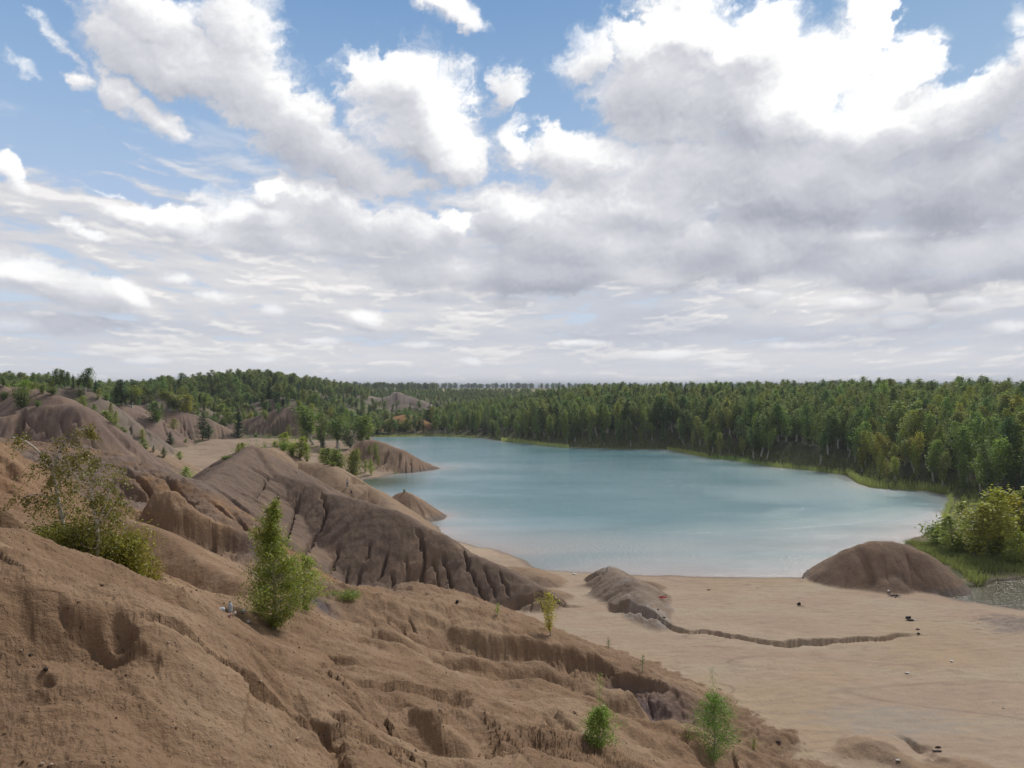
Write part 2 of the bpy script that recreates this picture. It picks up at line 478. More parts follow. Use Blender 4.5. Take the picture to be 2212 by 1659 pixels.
# the near hillside the camera stands on: points read off the photo (column, row, distance)
HILLPX = [
 # skyline of the nearest slope and its spur
 (0, 2080, 15), (150, 2150, 15.5), (330, 2230, 16.5), (500, 2290, 18), (650, 2340, 21), (800, 2392, 24.5), (900, 2432, 27), (1080, 2478, 29.5), (1218, 2518, 30.5),
 (1347, 2527, 31.5), (1457, 2548, 32.2), (1596, 2583, 33.5), (1705, 2598, 34.5), (1775, 2637, 35), (1920, 2690, 36.5), (2064, 2697, 38.5), (2158, 2704, 40), (2313, 2752, 42),
 (2427, 2820, 42.5), (2560, 2838, 44), (2715, 2861, 46), (2914, 2896, 49), (2994, 2946, 50), (3200, 3024, 53),
 # lip of the near face, the face below it and its foot at the picture's bottom edge
 (-200, 2280, 12.4), (0, 2330, 12.4), (150, 2380, 12.5), (330, 2445, 12.6), (500, 2495, 13.0), (700, 2560, 13.7), (860, 2620, 14.6), (1000, 2680, 15.6), (1120, 2692, 17.2), (1270, 2708, 18.8), (1430, 2795, 19.8), (1640, 2890, 21.2), (1730, 2960, 21.8),
 (0, 2200, 13.6), (300, 2340, 14.4), (500, 2400, 15.2), (760, 2480, 17.8), (900, 2540, 19), (1050, 2580, 22), (1180, 2600, 24.5), (1330, 2660, 24.0), (1500, 2760, 25.0),
 (-200, 2600, 10.6), (0, 2600, 10.9), (0, 3024, 9.4), (250, 2650, 11.1), (250, 3024, 9.6), (500, 2700, 11.6), (500, 3024, 10.0), (760, 2780, 12.5), (760, 3024, 10.9), (1000, 2850, 13.5), (1000, 3024, 11.8), (1180, 2850, 15.6), (1200, 3024, 13.2),
 (1330, 2960, 14.4), (1400, 3024, 13.9), (1400, 2900, 16.6), (1550, 2970, 18.0), (1560, 3024, 16.2), (1560, 2680, 28.5), (1650, 2760, 27), (1750, 3024, 19), (1800, 2870, 24.5), (1760, 2740, 29.5), (2016, 3024, 20.5), (2016, 2900, 26), (2016, 2780, 33),
 (2200, 2800, 35.5), (2250, 3024, 24), (2250, 2890, 31), (2450, 3024, 27.5), (2450, 2930, 34), (2600, 3024, 31.5), (2650, 2930, 39.5), (2800, 3024, 37), (2900, 2970, 44.5), (3050, 3024, 47.5),
 # second spur
 (1148, 2389, 41), (1248, 2399, 42), (1347, 2434, 42.5), (1442, 2456, 43), (1521, 2463, 44), (1636, 2528, 44.5), (1760, 2558, 46), (1894, 2583, 47), (2039, 2622, 49), (2109, 2615, 51),
 (2178, 2632, 51.5), (2298, 2667, 52), (2387, 2707, 52.5), (2482, 2737, 52.5), (2512, 2795, 51),
 # third spur: lip of the dark bank, then its outer skyline
 (1561, 2374, 56), (1745, 2439, 58), (1845, 2478, 58.5), (1944, 2518, 59), (2064, 2523, 61), (2208, 2548, 63), (2327, 2578, 63.5), (2417, 2628, 63.5), (2536, 2648, 64), (2646, 2692, 63.5), (2715, 2747, 61), (2830, 2800, 60),
 (1417, 2314, 60), (1550, 2320, 66), (1700, 2350, 71), (1850, 2388, 76), (1200, 2345, 47), (1330, 2325, 54),
 (2024, 2449, 84), (2139, 2498, 81), (2273, 2518, 80), (2447, 2573, 76), (2636, 2648, 71), (2820, 2737, 66), (2994, 2831, 61.5), (3120, 2890, 58),
 # saddle with the bottles, foot of the young birch
 (905, 2405, 33), (960, 2375, 35), (1080, 2440, 33), (1230, 2440, 37.5), (1180, 2400, 39.5), (1080, 2360, 40),
 # wedge-shaped slope right of the leaning birches
 (700, 2350, 36.5), (820, 2360, 36),
 # lip of the cracked bank and the skyline ridge behind it
 (518, 1991, 52), (603, 2027, 51.5), (717, 2051, 51), (808, 2063, 51), (892, 2093, 51), (964, 2123, 51), (1040, 2180, 51), (1100, 2240, 51),
 (331, 1746, 78), (420, 1772, 74), (500, 1800, 71), (560, 1810, 70), (640, 1850, 68), (730, 1880, 66), (790, 1902, 65), (870, 1950, 63), (1000, 2032, 61), (1060, 2105, 60), (1200, 2205, 57), (1277, 2295, 56), (1350, 2312, 56),
 (200, 1800, 72), (60, 1760, 80), (350, 1900, 58), (250, 1960, 50), (650, 1950, 59), (800, 2000, 57),
 # orange spur at the left edge and the band under it
 (0, 1750, 36), (60, 1816, 35), (120, 1882, 34), (150, 1935, 33.5), (60, 1960, 29.5), (0, 1985, 27.5), (0, 2012, 22.5), (80, 2065, 22.5), (150, 2112, 23), (230, 2160, 24),
]
# valleys hidden between the spurs, and the ground outside the picture (x, y, z)
HILLXY = [(-3.8, 6.4, 24.0), (-1.2, 7.5, 22.3), (-6.5, 6.8, 24.4), (1.5, 9, 20.8), (0, 0, 26.3), (-3, 3, 26), (3, 3, 25), (-6, 4, 26.2), (-10, 5, 26.8), (-10, -8, 27.5), (5, -5, 25.5), (4, 8, 21.5), (8, 12, 17), (10, 20, 12.5), (14, 30, 8), (20, 40, 3.5), (24, 46, .8), (30, 40, -1), (12, 5, 18), (20, 15, 8), (30, 20, 2),
          (-14, 12, 26), (-20, 15, 26.5), (-25, 25, 26.5), (-35, 35, 27), (-45, 50, 26), (-55, 70, 25), (-30, 0, 28),
          (-11, 20.5, 23.2), (-9.5, 23, 22.0), (-12, 26, 21.8), (-16, 21, 23.4), (-15.5, 28, 22.6), (-19, 33, 22.8), (-14, 32, 19.8), (-18.5, 38, 18.4), (-16.5, 36.8, 17.9), (-19.5, 41, 17.8), (-14.5, 40, 16.8), (-12.5, 39, 16.9),
          (-24, 42, 22.5), (-22, 50, 20.5), (-18, 47.5, 17.0), (-15.5, 46.5, 15.8), (-13, 45, 15.0), (-11, 47, 13.8), (-22.5, 47.5, 18.8),
          (-7.5, 37, 15.6), (-5.5, 39.5, 13.6), (-3.5, 41, 11.9), (-1.6, 42.5, 10.6), (.6, 44.5, 8.9), (2.6, 46, 7.6), (4.8, 46.5, 6.6), (7, 47, 5.4), (9.5, 50, 4.2), (12.5, 54, 3.2), (16, 56.5, 2.1),
          (-9.5, 49.5, 11.4), (-7.5, 51.5, 9.8), (-5, 52.5, 8.6), (-2, 54, 7.0), (1, 55.5, 5.6), (4, 57, 4.2), (6.5, 57.5, 3.2), (9, 58, 2.6), (9, 54.5, 3.2), (11.5, 57, 2.2),
          (-28, 73, 12.5), (-20, 72, 8), (-14, 72, 6), (-34, 84, 12), (-12, 66, 8.2), (-40, 95, 11), (-16, 82, 1), (-8, 84, 1), (-25, 84, 5), (-10, 92, -1), (3, 92, -1), (18, 84, -1), (26, 70, -1), (34, 58, -2)]

# spoil ridges: crest (column, row, distance), slope, roundness of the crest, rill width and depth, foot flare, tint
RIDGES = [
 dict(n='wedge', c=[(420, 2015, 48), (480, 2038, 46.5), (570, 2068, 45), (650, 2108, 43.5), (760, 2178, 42), (860, 2248, 40.5), (960, 2302, 39), (1010, 2330, 38.5)], s=.62, r=.5, rw=1.8, rd=.16, t=10),
 dict(n='R1', c=[(975, 1772, 132), (992, 1757, 134), (1035, 1778, 131), (1080, 1850, 125), (1160, 1885, 123), (1240, 1905, 121), (1290, 1940, 119), (1400, 1965, 116), (1460, 1985, 113.5), (1560, 2010, 111), (1650, 2062, 109), (1740, 2102, 107), (1800, 2150, 105), (1900, 2202, 102), (2000, 2242, 100), (2100, 2300, 97)],
      s=.68, r=.9, rw=2.0, rd=.5, vd=.6, t=2),
 dict(n='R1b', c=[(992, 1757, 134), (930, 1800, 124), (860, 1850, 115), (800, 1905, 106)], s=.62, r=1.2, rw=2.0, rd=.7, t=2),
 dict(n='R2', c=[(1040, 1765, 150), (1100, 1766, 165), (1180, 1816, 160), (1300, 1832, 155), (1370, 1902, 145), (1440, 1910, 150), (1500, 1958, 146), (1545, 2002, 139), (1590, 2040, 131)],
      s=.72, r=2.2, rw=2.5, rd=.35, t=1),
 dict(n='cone', c=[(1575, 1940, 166), (1595, 1935, 166), (1615, 1942, 165)], s=.70, r=.7, rw=1.6, rd=.35, t=3),
 dict(n='cape', c=[(1290, 1800, 250), (1340, 1790, 255), (1380, 1768, 259), (1420, 1738, 262), (1450, 1731, 262), (1480, 1735, 261), (1520, 1748, 260), (1560, 1762, 259), (1600, 1775, 259), (1660, 1810, 260), (1722, 1842, 262)],
      s=.72, r=1.3, rw=3.0, rd=1.0, t=3),
 dict(n='moundA', c=[(3350, 2158, 110.5), (3390, 2140, 110.5), (3450, 2131, 110), (3540, 2138, 110), (3610, 2165, 109)], s=.92, r=1.4, rw=2.2, rd=.32, t=4),
 dict(n='moundA2', c=[(3450, 2132, 110), (3480, 2200, 107.5), (3500, 2270, 105)], s=.9, r=1.5, rw=2.2, rd=.2, t=4),
 dict(n='moundB', c=[(2300, 2300, 106), (2360, 2262, 106), (2400, 2229, 107), (2440, 2262, 102), (2490, 2277, 99), (2515, 2305, 96.5), (2545, 2365, 92), (2575, 2420, 88.5), (2590, 2447, 87)], s=.62, r=.8, rw=1.3, rd=.28, t=5),
 dict(n='lowA', c=[(3345, 2940, 56.0), (3410, 2922, 56.3), (3480, 2952, 55.4), (3560, 2992, 54.2), (3640, 3042, 52.6)], s=.34, r=.4, rw=1.2, rd=.14, t=1),
 dict(n='lowB', c=[(3700, 3014, 53.6), (3790, 3006, 53.7), (3880, 3044, 52.5)], s=.28, r=.5, rw=1.2, rd=.10, t=1),
 dict(n='moundC', c=[(2520, 2285, 106), (2560, 2292, 105)], s=.5, r=.9, rw=1.4, rd=.15, t=3),
 dict(n='apron', c=[(1960, 2235, 112), (2060, 2235, 112), (2120, 2262, 108)], s=.35, r=1.2, rw=1.5, rd=.2, t=1),
 dict(n='apron2', c=[(2080, 2330, 99), (2150, 2318, 101), (2190, 2330, 100)], s=.35, r=.8, rw=1.5, rd=.12, t=1),
 dict(n='G', c=[(-300, 1660, 165), (0, 1643, 166), (60, 1632, 166), (100, 1606, 168), (180, 1597, 168), (260, 1592, 168), (318, 1600, 166)], s=.92, r=2.5, rw=3.5, rd=1.1, t=6),
 dict(n='H', c=[(-300, 1510, 210), (-60, 1505, 210), (30, 1524, 215), (110, 1523, 215), (150, 1540, 200), (230, 1562, 195)], s=.85, r=4, rw=4, rd=1.0, t=6),
 dict(n='H2', c=[(215, 1527, 245), (260, 1524, 250), (330, 1530, 250)], s=.85, r=3, rw=4, rd=1.0, t=7),
 dict(n='J', c=[(430, 1604, 300), (470, 1594, 305), (530, 1596, 325), (600, 1600, 330), (652, 1616, 332), (704, 1616, 334), (739, 1628, 336), (768, 1634, 338), (821, 1648, 340), (863, 1667, 342), (904, 1690, 345)], s=.6, r=2.5, rw=4, rd=1.4, t=6),
 dict(n='J2', c=[(560, 1640, 318), (575, 1680, 305), (585, 1720, 292)], s=.6, r=1.5, rw=4, rd=1.2, t=6),
 dict(n='L', c=[(440, 1740, 198), (480, 1735, 200), (520, 1738, 203), (600, 1772, 212), (640, 1795, 220)], s=.5, r=2.0, rw=3, rd=.35, t=1),
 dict(n='S', c=[(940, 1660, 362), (976, 1648, 364), (1040, 1630, 365), (1090, 1610, 366), (1147, 1602, 366), (1180, 1620, 364), (1198, 1645, 361), (1212, 1700, 352)], s=.62, r=2.2, rw=4, rd=1.3, t=2),
 dict(n='S2', c=[(1230, 1660, 372), (1265, 1642, 372), (1320, 1665, 368), (1362, 1690, 362), (1400, 1712, 355)], s=.5, r=2.5, rw=4, rd=.9, t=7),
 dict(n='orange', c=[(1500, 1668, 470), (1540, 1645, 468), (1590, 1632, 466), (1640, 1640, 464), (1690, 1668, 460), (1745, 1696, 458)], s=.5, r=4, rw=5, rd=.9, t=8),
 dict(n='orange2', c=[(1440, 1668, 470), (1470, 1664, 470), (1510, 1690, 460)], s=.45, r=3, rw=5, rd=.8, t=8),
 dict(n='T1', c=[(1395, 1590, 700), (1402, 1560, 702), (1440, 1557, 704), (1500, 1566, 706), (1540, 1552, 710), (1558, 1541, 712), (1596, 1552, 712), (1627, 1566, 708), (1668, 1577, 704), (1694, 1602, 696), (1725, 1618, 690)], s=.62, r=4, rw=9, rd=3.6, t=9),
 dict(n='T2', c=[(1330, 1630, 660), (1370, 1622, 665), (1410, 1610, 675), (1440, 1580, 690)], s=.5, r=3, rw=8, rd=2.8, t=9),
 dict(n='T3', c=[(1560, 1600, 680), (1600, 1592, 675), (1650, 1612, 668), (1670, 1640, 655)], s=.5, r=3, rw=8, rd=2.2, t=7),
 dict(n='U', c=[(1000, 1590, 430), (1060, 1570, 440), (1120, 1565, 445), (1180, 1590, 440)], s=.45, r=4, rw=6, rd=1.5, t=7),
 dict(n='U2', c=[(600, 1545, 400), (625, 1533, 400), (650, 1545, 398)], s=.5, r=4, rw=6, rd=.8, t=7),
 dict(n='Q', c=[(480, 1560, 480), (600, 1547, 480), (750, 1528, 500), (920, 1508, 520), (1050, 1513, 580), (1150, 1521, 640), (1250, 1533, 720), (1330, 1540, 800)], s=.36, r=22, rw=10, rd=.8, t=0),
]
# base colours (linear) of the earths, by tint number
TINTS = {0: (.20, .17, .10), 1: (.30, .210, .138), 2: (.192, .138, .104), 3: (.265, .182, .124), 4: (.245, .170, .120), 5: (.27, .205, .155), 6: (.225, .160, .125), 7: (.21, .168, .132), 8: (.36, .19, .085), 9: (.23, .185, .155),
         10: (.252, .163, .100), 11: (.445, .338, .240), 12: (.18, .125, .098)}
# ditches across the sand: (column, row) path, width, depth, height of the far bank
CUTS = [([(1930, 2392), (2100, 2388), (2200, 2384), (2300, 2378), (2390, 2368)], .5, .5, .25),
        ([(2385, 2372), (2420, 2398), (2500, 2436), (2600, 2468), (2750, 2497), (2900, 2517), (3100, 2532), (3250, 2530), (3400, 2512), (3560, 2500), (3700, 2490)], .42, .62, .26),
        ([(1910, 2412), (2010, 2418), (2080, 2404), (2130, 2398)], .35, .35, .15),
        ([(3525, 2890), (3540, 2915), (3600, 2952), (3680, 2985), (3760, 3040), (3840, 3090)], .35, .7, .1),
        ([(3590, 2960), (3650, 2990), (3740, 3050)], .25, .5, 0)]


FISSURES = [
 ([(1265, 1930), (1283, 1979), (1286, 2009), (1265, 2075), (1241, 2111), (1211, 2160), (1187, 2195)], .42, 1.5),
 ([(1199, 1924), (1175, 1973), (1151, 2051), (1130, 2117)], .34, 1.2), ([(1102, 1942), (1088, 1975), (1072, 2003)], .32, 1.0), ([(1060, 1880), (1035, 1920), (1000, 1960)], .3, .8),
 ([(1639, 2075), (1663, 2135), (1672, 2184), (1666, 2274), (1669, 2340)], .40, 1.5), ([(1826, 2153), (1844, 2214), (1868, 2274), (1898, 2334), (1922, 2372)], .36, 1.3),
 ([(1741, 2178), (1766, 2244), (1778, 2300), (1780, 2350)], .36, 1.2), ([(1530, 2170), (1512, 2232), (1482, 2292)], .36, 1.2), ([(1434, 2220), (1416, 2268), (1404, 2306)], .32, .9),
 ([(1549, 2244), (1546, 2280), (1545, 2310)], .32, .9), ([(1600, 2180), (1604, 2240), (1612, 2310)], .30, .8), ([(1700, 2190), (1722, 2260), (1728, 2330)], .30, .8), ([(1350, 2130), (1330, 2190), (1300, 2250)], .34, 1.0),
 ([(1460, 2130), (1452, 2180), (1440, 2210)], .3, .7), ([(1380, 2230), (1366, 2270), (1350, 2300)], .3, .8), ([(1960, 2250), (1990, 2300), (2010, 2350)], .3, .7), ([(1900, 2230), (1930, 2290), (1955, 2350)], .28, .7),
 ([(294, 1645), (305, 1660), (318, 1680)], .6, 1.0), ([(146, 1650), (177, 1685), (221, 1729)], .7, 1.2), ([(104, 1647), (127, 1678), (165, 1697)], .6, 1.0), ([(240, 1640), (255, 1680), (290, 1730)], .6, 1.0), ([(50, 1680), (90, 1710), (120, 1745)], .6, 1.0),
 ([(200, 1610), (190, 1640), (150, 1650)], .5, .6), ([(513, 1660), (512, 1690), (530, 1730)], .9, 1.4), ([(560, 1665), (580, 1700), (600, 1740)], .9, 1.4), ([(700, 1650), (730, 1690), (760, 1735)], .9, 1.4), ([(640, 1650), (650, 1690), (670, 1730)], .8, 1.2),
 ([(1620, 1800), (1615, 1820), (1610, 1840)], .5, 1.0), ([(1530, 1780), (1518, 1810), (1512, 1840)], .6, 1.2), ([(1580, 1790), (1574, 1815), (1572, 1845)], .5, 1.0), ([(1480, 1770), (1472, 1800), (1460, 1830)], .6, 1.0),
 ([(3480, 2180), (3486, 2240), (3500, 2300)], .18, .2), ([(3560, 2180), (3590, 2230), (3640, 2290)], .18, .2),
]


def catmull2(p, k):
    return [(q[0], q[1]) for q in catmull([(a, b, 0) for a, b in p], k)]


def build_fields():
    HP = [P(*q) for q in HILLPX] + HILLXY
    return mq_fit(HP, 1.1, 0.02), mq_fit(MACRO, 6.0, 0.5)


HILL_F, MACRO_F = build_fields()


def hill_hit(u, v):
    """where the line of sight through a photo pixel first meets the near hillside"""
    d = np.exp(np.linspace(math.log(4), math.log(100), 900))
    zz = EYE - d * (v - HOR) / FPX
    h = mq_eval(HILL_F, d * (u - 2016.0) / FPX, d)
    below = np.where(zz < h)[0]
    i = below[0] if len(below) else len(d) - 1
    return (d[i] * (u - 2016.0) / FPX, d[i], zz[i])


# lips of banks on the near hillside (left to right in the photo; the ground on the near side drops away): path, drop, width of the face, run-out
BANKS = [
 ([(-60, 2310), (60, 2345), (150, 2385), (240, 2400), (330, 2445), (420, 2480), (505, 2492), (525, 2540), (500, 2620), (492, 2740)], .36, .30, 1.5),
 ([(640, 2505), (740, 2540), (860, 2600), (950, 2660), (1040, 2690), (1120, 2682), (1210, 2690), (1270, 2705)], .34, .35, 1.6),
 ([(1270, 2705), (1340, 2742), (1430, 2800), (1530, 2850), (1640, 2890), (1700, 2915), (1730, 2960)], .38, .35, 1.6),
 ([(1180, 2700), (1300, 2702), (1420, 2712), (1540, 2745), (1640, 2790), (1720, 2850)], .25, .35, 1.5),
 ([(1400, 2655), (1480, 2690), (1560, 2735), (1650, 2800), (1760, 2860), (1850, 2950), (1900, 3030)], .32, .35, 1.3),
 ([(1020, 2560), (1130, 2572), (1230, 2610), (1330, 2640), (1390, 2670)], .20, .25, 1.0),
 ([(1150, 2512), (1250, 2535), (1350, 2560), (1440, 2590)], .25, .3, 1.2),
 ([(1650, 2650), (1760, 2700), (1880, 2760), (1960, 2850), (2040, 2960)], .35, .5, 1.6),
 ([(2000, 2760), (2140, 2790), (2260, 2850), (2380, 2900), (2480, 2960)], .45, .5, 1.6),
 ([(2380, 2850), (2520, 2880), (2640, 2900), (2740, 2960), (2800, 3030)], .40, .5, 1.6),
 ([(2560, 2850), (2700, 2872), (2860, 2920), (2960, 2990), (3020, 3040)], .7, .6, 1.8),
 # second and third spur: their dark faces
 ([(1040, 2440), (1150, 2405), (1250, 2410), (1347, 2442), (1442, 2464), (1521, 2472), (1636, 2536), (1760, 2566), (1894, 2592), (2039, 2630), (2109, 2624), (2178, 2640), (2298, 2676), (2387, 2716), (2482, 2745)], .55, .45, 2.0),
 ([(1500, 2352), (1561, 2378), (1650, 2405), (1745, 2444), (1845, 2482), (1944, 2522), (2064, 2528), (2208, 2553), (2327, 2584), (2417, 2634), (2536, 2655), (2646, 2700), (2715, 2752), (2800, 2800), (2900, 2860)], 1.0, .6, 3.5),
 # cracked bank, wedge, orange spur, bank by the leaning birches
 ([(470, 1985), (518, 1996), (603, 2032), (717, 2056), (808, 2068), (892, 2098), (964, 2128), (1040, 2188), (1100, 2250)], 1.3, .7, 3.5),
 ([(330, 1905), (420, 1890), (560, 1930), (700, 1965), (840, 2010), (920, 2050)], .8, .8, 3.0),
 ([(0, 1765), (60, 1822), (120, 1890), (150, 1945)], .5, .8, 2.0),
 ([(-40, 2020), (60, 2050), (130, 2095), (200, 2140)], .35, .4, 1.5),
 ([(0, 1870), (70, 1900), (140, 1990)], .4, .5, 1.5),
]
# runnels and cracks cut into the hillside: path, half width, depth
RUNNELS = [
 ([(1120, 2700), (1170, 2745), (1200, 2800), (1260, 2880), (1300, 2930), (1360, 2990), (1410, 3040)], .24, .30),
 
 
  
  
  
 ([(1460, 2480), (1530, 2440), (1590, 2470), (1640, 2530)], .12, .3),
 ([(728, 2065), (735, 2100), (755, 2150), (765, 2170)], .14, .8), ([(838, 2085), (845, 2130), (848, 2180), (838, 2225)], .15, .9), 
 ([(500, 2010), (510, 2050), (500, 2080)], .25, .7), ([(620, 2250), (610, 2290), (640, 2335)], .35, .9), ([(540, 2150), (580, 2210), (600, 2270)], .4, .7),
  ([(2064, 2540), (2090, 2580), (2100, 2610)], .15, .4), ([(1600, 2400), (1625, 2450), (1640, 2500)], .12, .4),
 ([(2430, 2640), (2440, 2700), (2460, 2760)], .15, .4), ([(2540, 2700), (2560, 2760), (2570, 2800)], .15, .4), ([(2230, 2580), (2240, 2630)], .12, .3),
 ([(640, 1870), (700, 1930), (760, 1990)], .3, .8), ([(820, 1960), (880, 2010), (950, 2060)], .3, .7), ([(480, 1830), (560, 1900), (620, 1960)], .3, .8), ([(920, 2010), (960, 2060), (990, 2110)], .25, .6),
]
HOLES = [((1802, 2945), .34, .55), ((470, 2500), .20, .3), ((1900, 2990), .12, .2), ((2590, 2800), .9, .5), ((175, 2645), .12, .12), ((2510, 2800), .6, .4)]


def catmull(p, k):
    """a smooth curve through the points, k pieces per span"""
    p = np.array(p, float)
    q = np.vstack([2 * p[0] - p[1], p, 2 * p[-1] - p[-2]])
    out = []
    for i in range(1, len(q) - 2):
        for t in np.arange(k) / k:
            out.append(.5 * (2 * q[i] + (q[i + 1] - q[i - 1]) * t + (2 * q[i - 1] - 5 * q[i] + 4 * q[i + 1] - q[i + 2]) * t * t + (3 * q[i] - q[i - 1] - 3 * q[i + 1] + q[i + 2]) * t ** 3))
    out.append(q[-2])
    return [tuple(o) for o in out]


def side_near(x, y, pts):
    """distance to a polyline, which side (+1 right of its direction), distance along it"""
    best = np.full(x.shape, 1e18)
    sg = np.zeros(x.shape)
    tt = np.zeros(x.shape)
    arc = 0.0
    for (ax, ay, az), (bx, by, bz) in zip(pts[:-1], pts[1:]):
        dx, dy = bx - ax, by - ay
        L = max(math.hypot(dx, dy), 1e-6)
        t = np.clip(((x - ax) * dx + (y - ay) * dy) / (L * L), 0, 1)
        q = (x - ax - t * dx) ** 2 + (y - ay - t * dy) ** 2
        m = q < best
        best = np.where(m, q, best)
        sg = np.where(m, np.sign(dy * (x - ax) - dx * (y - ay)), sg)
        tt = np.where(m, arc + t * L, tt)
        arc += L
    return np.sqrt(best), sg, tt, arc


def land(R, TH):
    """heights on a polar grid. R, TH: 1-D arrays. Returns x, y, z, kind, shore distance"""
    th2, r2 = np.meshgrid(TH, R)
    x = r2 * np.sin(th2)
    y = r2 * np.cos(th2)
    ni, nj = x.shape

    # slow fields on every 4th row and column, then stretched
    ii = np.unique(np.append(np.arange(0, ni, 4), ni - 1))
    jj = np.unique(np.append(np.arange(0, nj, 4), nj - 1))

    def stretch(F):
        G = np.empty((len(ii), nj))
        for a in range(len(ii)):
            G[a] = np.interp(np.arange(nj), jj, F[a])
        k = np.interp(np.arange(ni), ii, np.arange(len(ii)))
        k0 = np.clip(k.astype(int), 0, len(ii) - 2)
        f = (k - k0)[:, None]
        return G[k0] * (1 - f) + G[k0 + 1] * f
    xs = x[np.ix_(ii, jj)]
    ys = y[np.ix_(ii, jj)]
    macro = stretch(mq_eval(MACRO_F, xs, ys))
    nr = np.searchsorted(R, 118.0)
    ni_ = np.searchsorted(ii, nr) + 1
    hs = mq_eval(HILL_F, xs[:ni_], ys[:ni_])
    hs = np.vstack([hs, np.full((len(ii) - ni_, len(jj)), -30.0)])
    hill = stretch(hs)
    sd = stretch(np.minimum(np.minimum(poly_sdf(xs, ys, LAKE), poly_sdf(xs, ys, PUDDLE)), poly_sdf(xs, ys, POND)))
    mid = slice(np.searchsorted(R, 85.0), np.searchsorted(R, 300.0))
    sd[mid] = np.minimum(poly_sdf(x[mid], y[mid], LAKE), poly_sdf(x[mid], y[mid], PUDDLE))
    sd = sd + fbm(x * 0.16, y * 0.16, 5, 4) * 0.8 * smooth(r2, 60, 110) + fbm(x * .9, y * .9, 6, 3) * .16

    far = smooth(r2, 130, 320)
    und = fbm(x * 0.045, y * 0.045, 7, 5) * 1.1 * smooth(sd, 4, 40) * (0.25 + 0.9 * far) * (1 - 0.85 * smooth(r2, 60, 40))
    und = und * (1 - 0.8 * smooth(r2, 800, 1200))
    beach = smooth(x, -20, 5) * (r2 < 125)
    macro = macro + und * (1 - 0.85 * beach) + fbm(x * .11, y * .11, 8, 4) * 0.14 * beach
    land_z = 0.26 + (np.maximum(macro, 0.3) - 0.26) * smooth(sd, 0.5, 14)
    scarp = smooth(sd, -0.25, 0.35)
    steep = .105 + .45 * smooth(y, 135, 190)
    base = -0.22 - np.clip(-sd, 0, None) * steep + (land_z + 0.22) * scarp
    base = np.where(sd < -0.3, np.minimum(base, -0.2 - np.clip(-sd, 0, None) * steep), base)
    # fine relief of the washed flats
    flat = smooth(sd, 0.5, 5)
    base = base + flat * (1 - smooth(r2, 150, 300)) * (ridged(x * .35 + y * .08, y * .9, 9, 4) - .6) * .09
    mud = np.exp(-(((x - 62) / 11) ** 2 + ((y - 89) / 5) ** 2))
    base = base + mud * flat * np.clip(ridged(x * .5 + y * .2, y * 1.1, 13, 4, .6) - .45, 0, None) * .8
    kind = np.where(base > -9, 11, 0)
    kind = np.where((r2 > 125) & ~((x > -125) & (x < -38) & (y > 195) & (y < 335)), 0, kind)
    kind = np.where((x > -40) & (x < 20) & (y < 200), 11, kind)
    kind = np.where((x > 58) & (y > 107), 0, kind)
    kind = np.where((x < -20) & (r2 < 190) & (y < 195), 1, kind)
    z = base

    # the near hillside
    rn = slice(0, nr)
    X, Y, Rr = x[rn], y[rn], r2[rn]
    h = hill[rn]
    g0 = fbm(X * .35, Y * .35, 15, 4)
    # washed furrows running down to the right
    a = math.radians(38)
    s = X * math.cos(a) + Y * math.sin(a)
    t = -X * math.sin(a) + Y * math.cos(a)
    wob = fbm(X * .22, Y * .22, 16, 3)
    near = 1 - smooth(Rr, 20, 60)
    fur = ridged(s * .16 + wob * .6, t * .75 + wob * 1.6, 18, 4, .55)
    fur2 = ridged(s * .7 + wob * 1.2, t * 2.4 + wob * 2.6, 19, 4, .6)
    f3 = fbm(s * 1.3, t * 5.5, 22, 5, .62)
    clod = fbm(X * 8, Y * 8, 23, 5, .62)
    pits = np.clip(perlin(s * 1.5 + wob * 3, t * 3.6 + g0, 24) - .22, 0, None) * smooth(perlin(X * .45, Y * .45, 25), -.15, .3)
    h = h + (fur - .62) * .24 + (fur2 - .6) * (.08 + .01 * near) + g0 * .08 + near * (f3 * .034 + clod * .026 - pits * .12)
    fold = perlin(s * .04 + wob * .25, t * .30 + wob * .35, 28)
    fold2 = np.abs(perlin(s * .10 + wob * .4, t * .62 + wob * .8, 29))
    h = h + (fold * 1.05 + (fold2 - .25) * .75) * smooth(Rr, 7, 16) * (1 - .6 * smooth(Rr, 45, 70))
    h = h + (1 - near) * (fbm(X * 1.1, Y * 1.1, 26, 5, .6) * .15 - np.clip(.12 - np.abs(perlin(s * .25 + wob, t * .8, 27)), 0, None) * 1.6)

    def window(pts, m):
        rr = [math.hypot(p[0], p[1]) for p in pts]
        aa = [math.atan2(p[0], p[1]) for p in pts]
        i0, i1 = np.searchsorted(R, max(min(rr) - m, .1)), np.searchsorted(R, min(max(rr) + m, 117))
        da = m / max(min(rr) - m * .5, 2.5)
        return slice(i0, i1), slice(np.searchsorted(TH, min(aa) - da), np.searchsorted(TH, max(aa) + da))
    for q, (path, drop, face, run) in enumerate(BANKS):
        pts = [hill_hit(u, v) for u, v in path]
        if q < 11:
            face, run, drop = face * 2.6, run * 2.4, drop * 1.75
        w = window(pts, run * 3 + 2)
        wx_ = fbm(X[w] * .9, Y[w] * .9, 600 + q, 2 if q < 11 else 5, .45) * min(face, .6) * .6 + fbm(X[w] * .35, Y[w] * .35, 620 + q, 3) * min(face, .6) * 1.6
        d, sg, tt, arc = side_near(X[w] + wx_, Y[w] + wx_, pts)
        sd_ = d * sg
        end = smooth(tt, 0, arc * .3) * smooth(arc - tt, 0, arc * .35)
        prof = smooth(sd_, 0, face * 1.3) * np.exp(-np.clip(sd_ - face, 0, None) / run)
        lip = np.exp(-(np.clip(-sd_, 0, None) / (run * .6)) ** 2) * (sd_ < 0) + (sd_ >= 0) * (1 - smooth(sd_, 0, face))
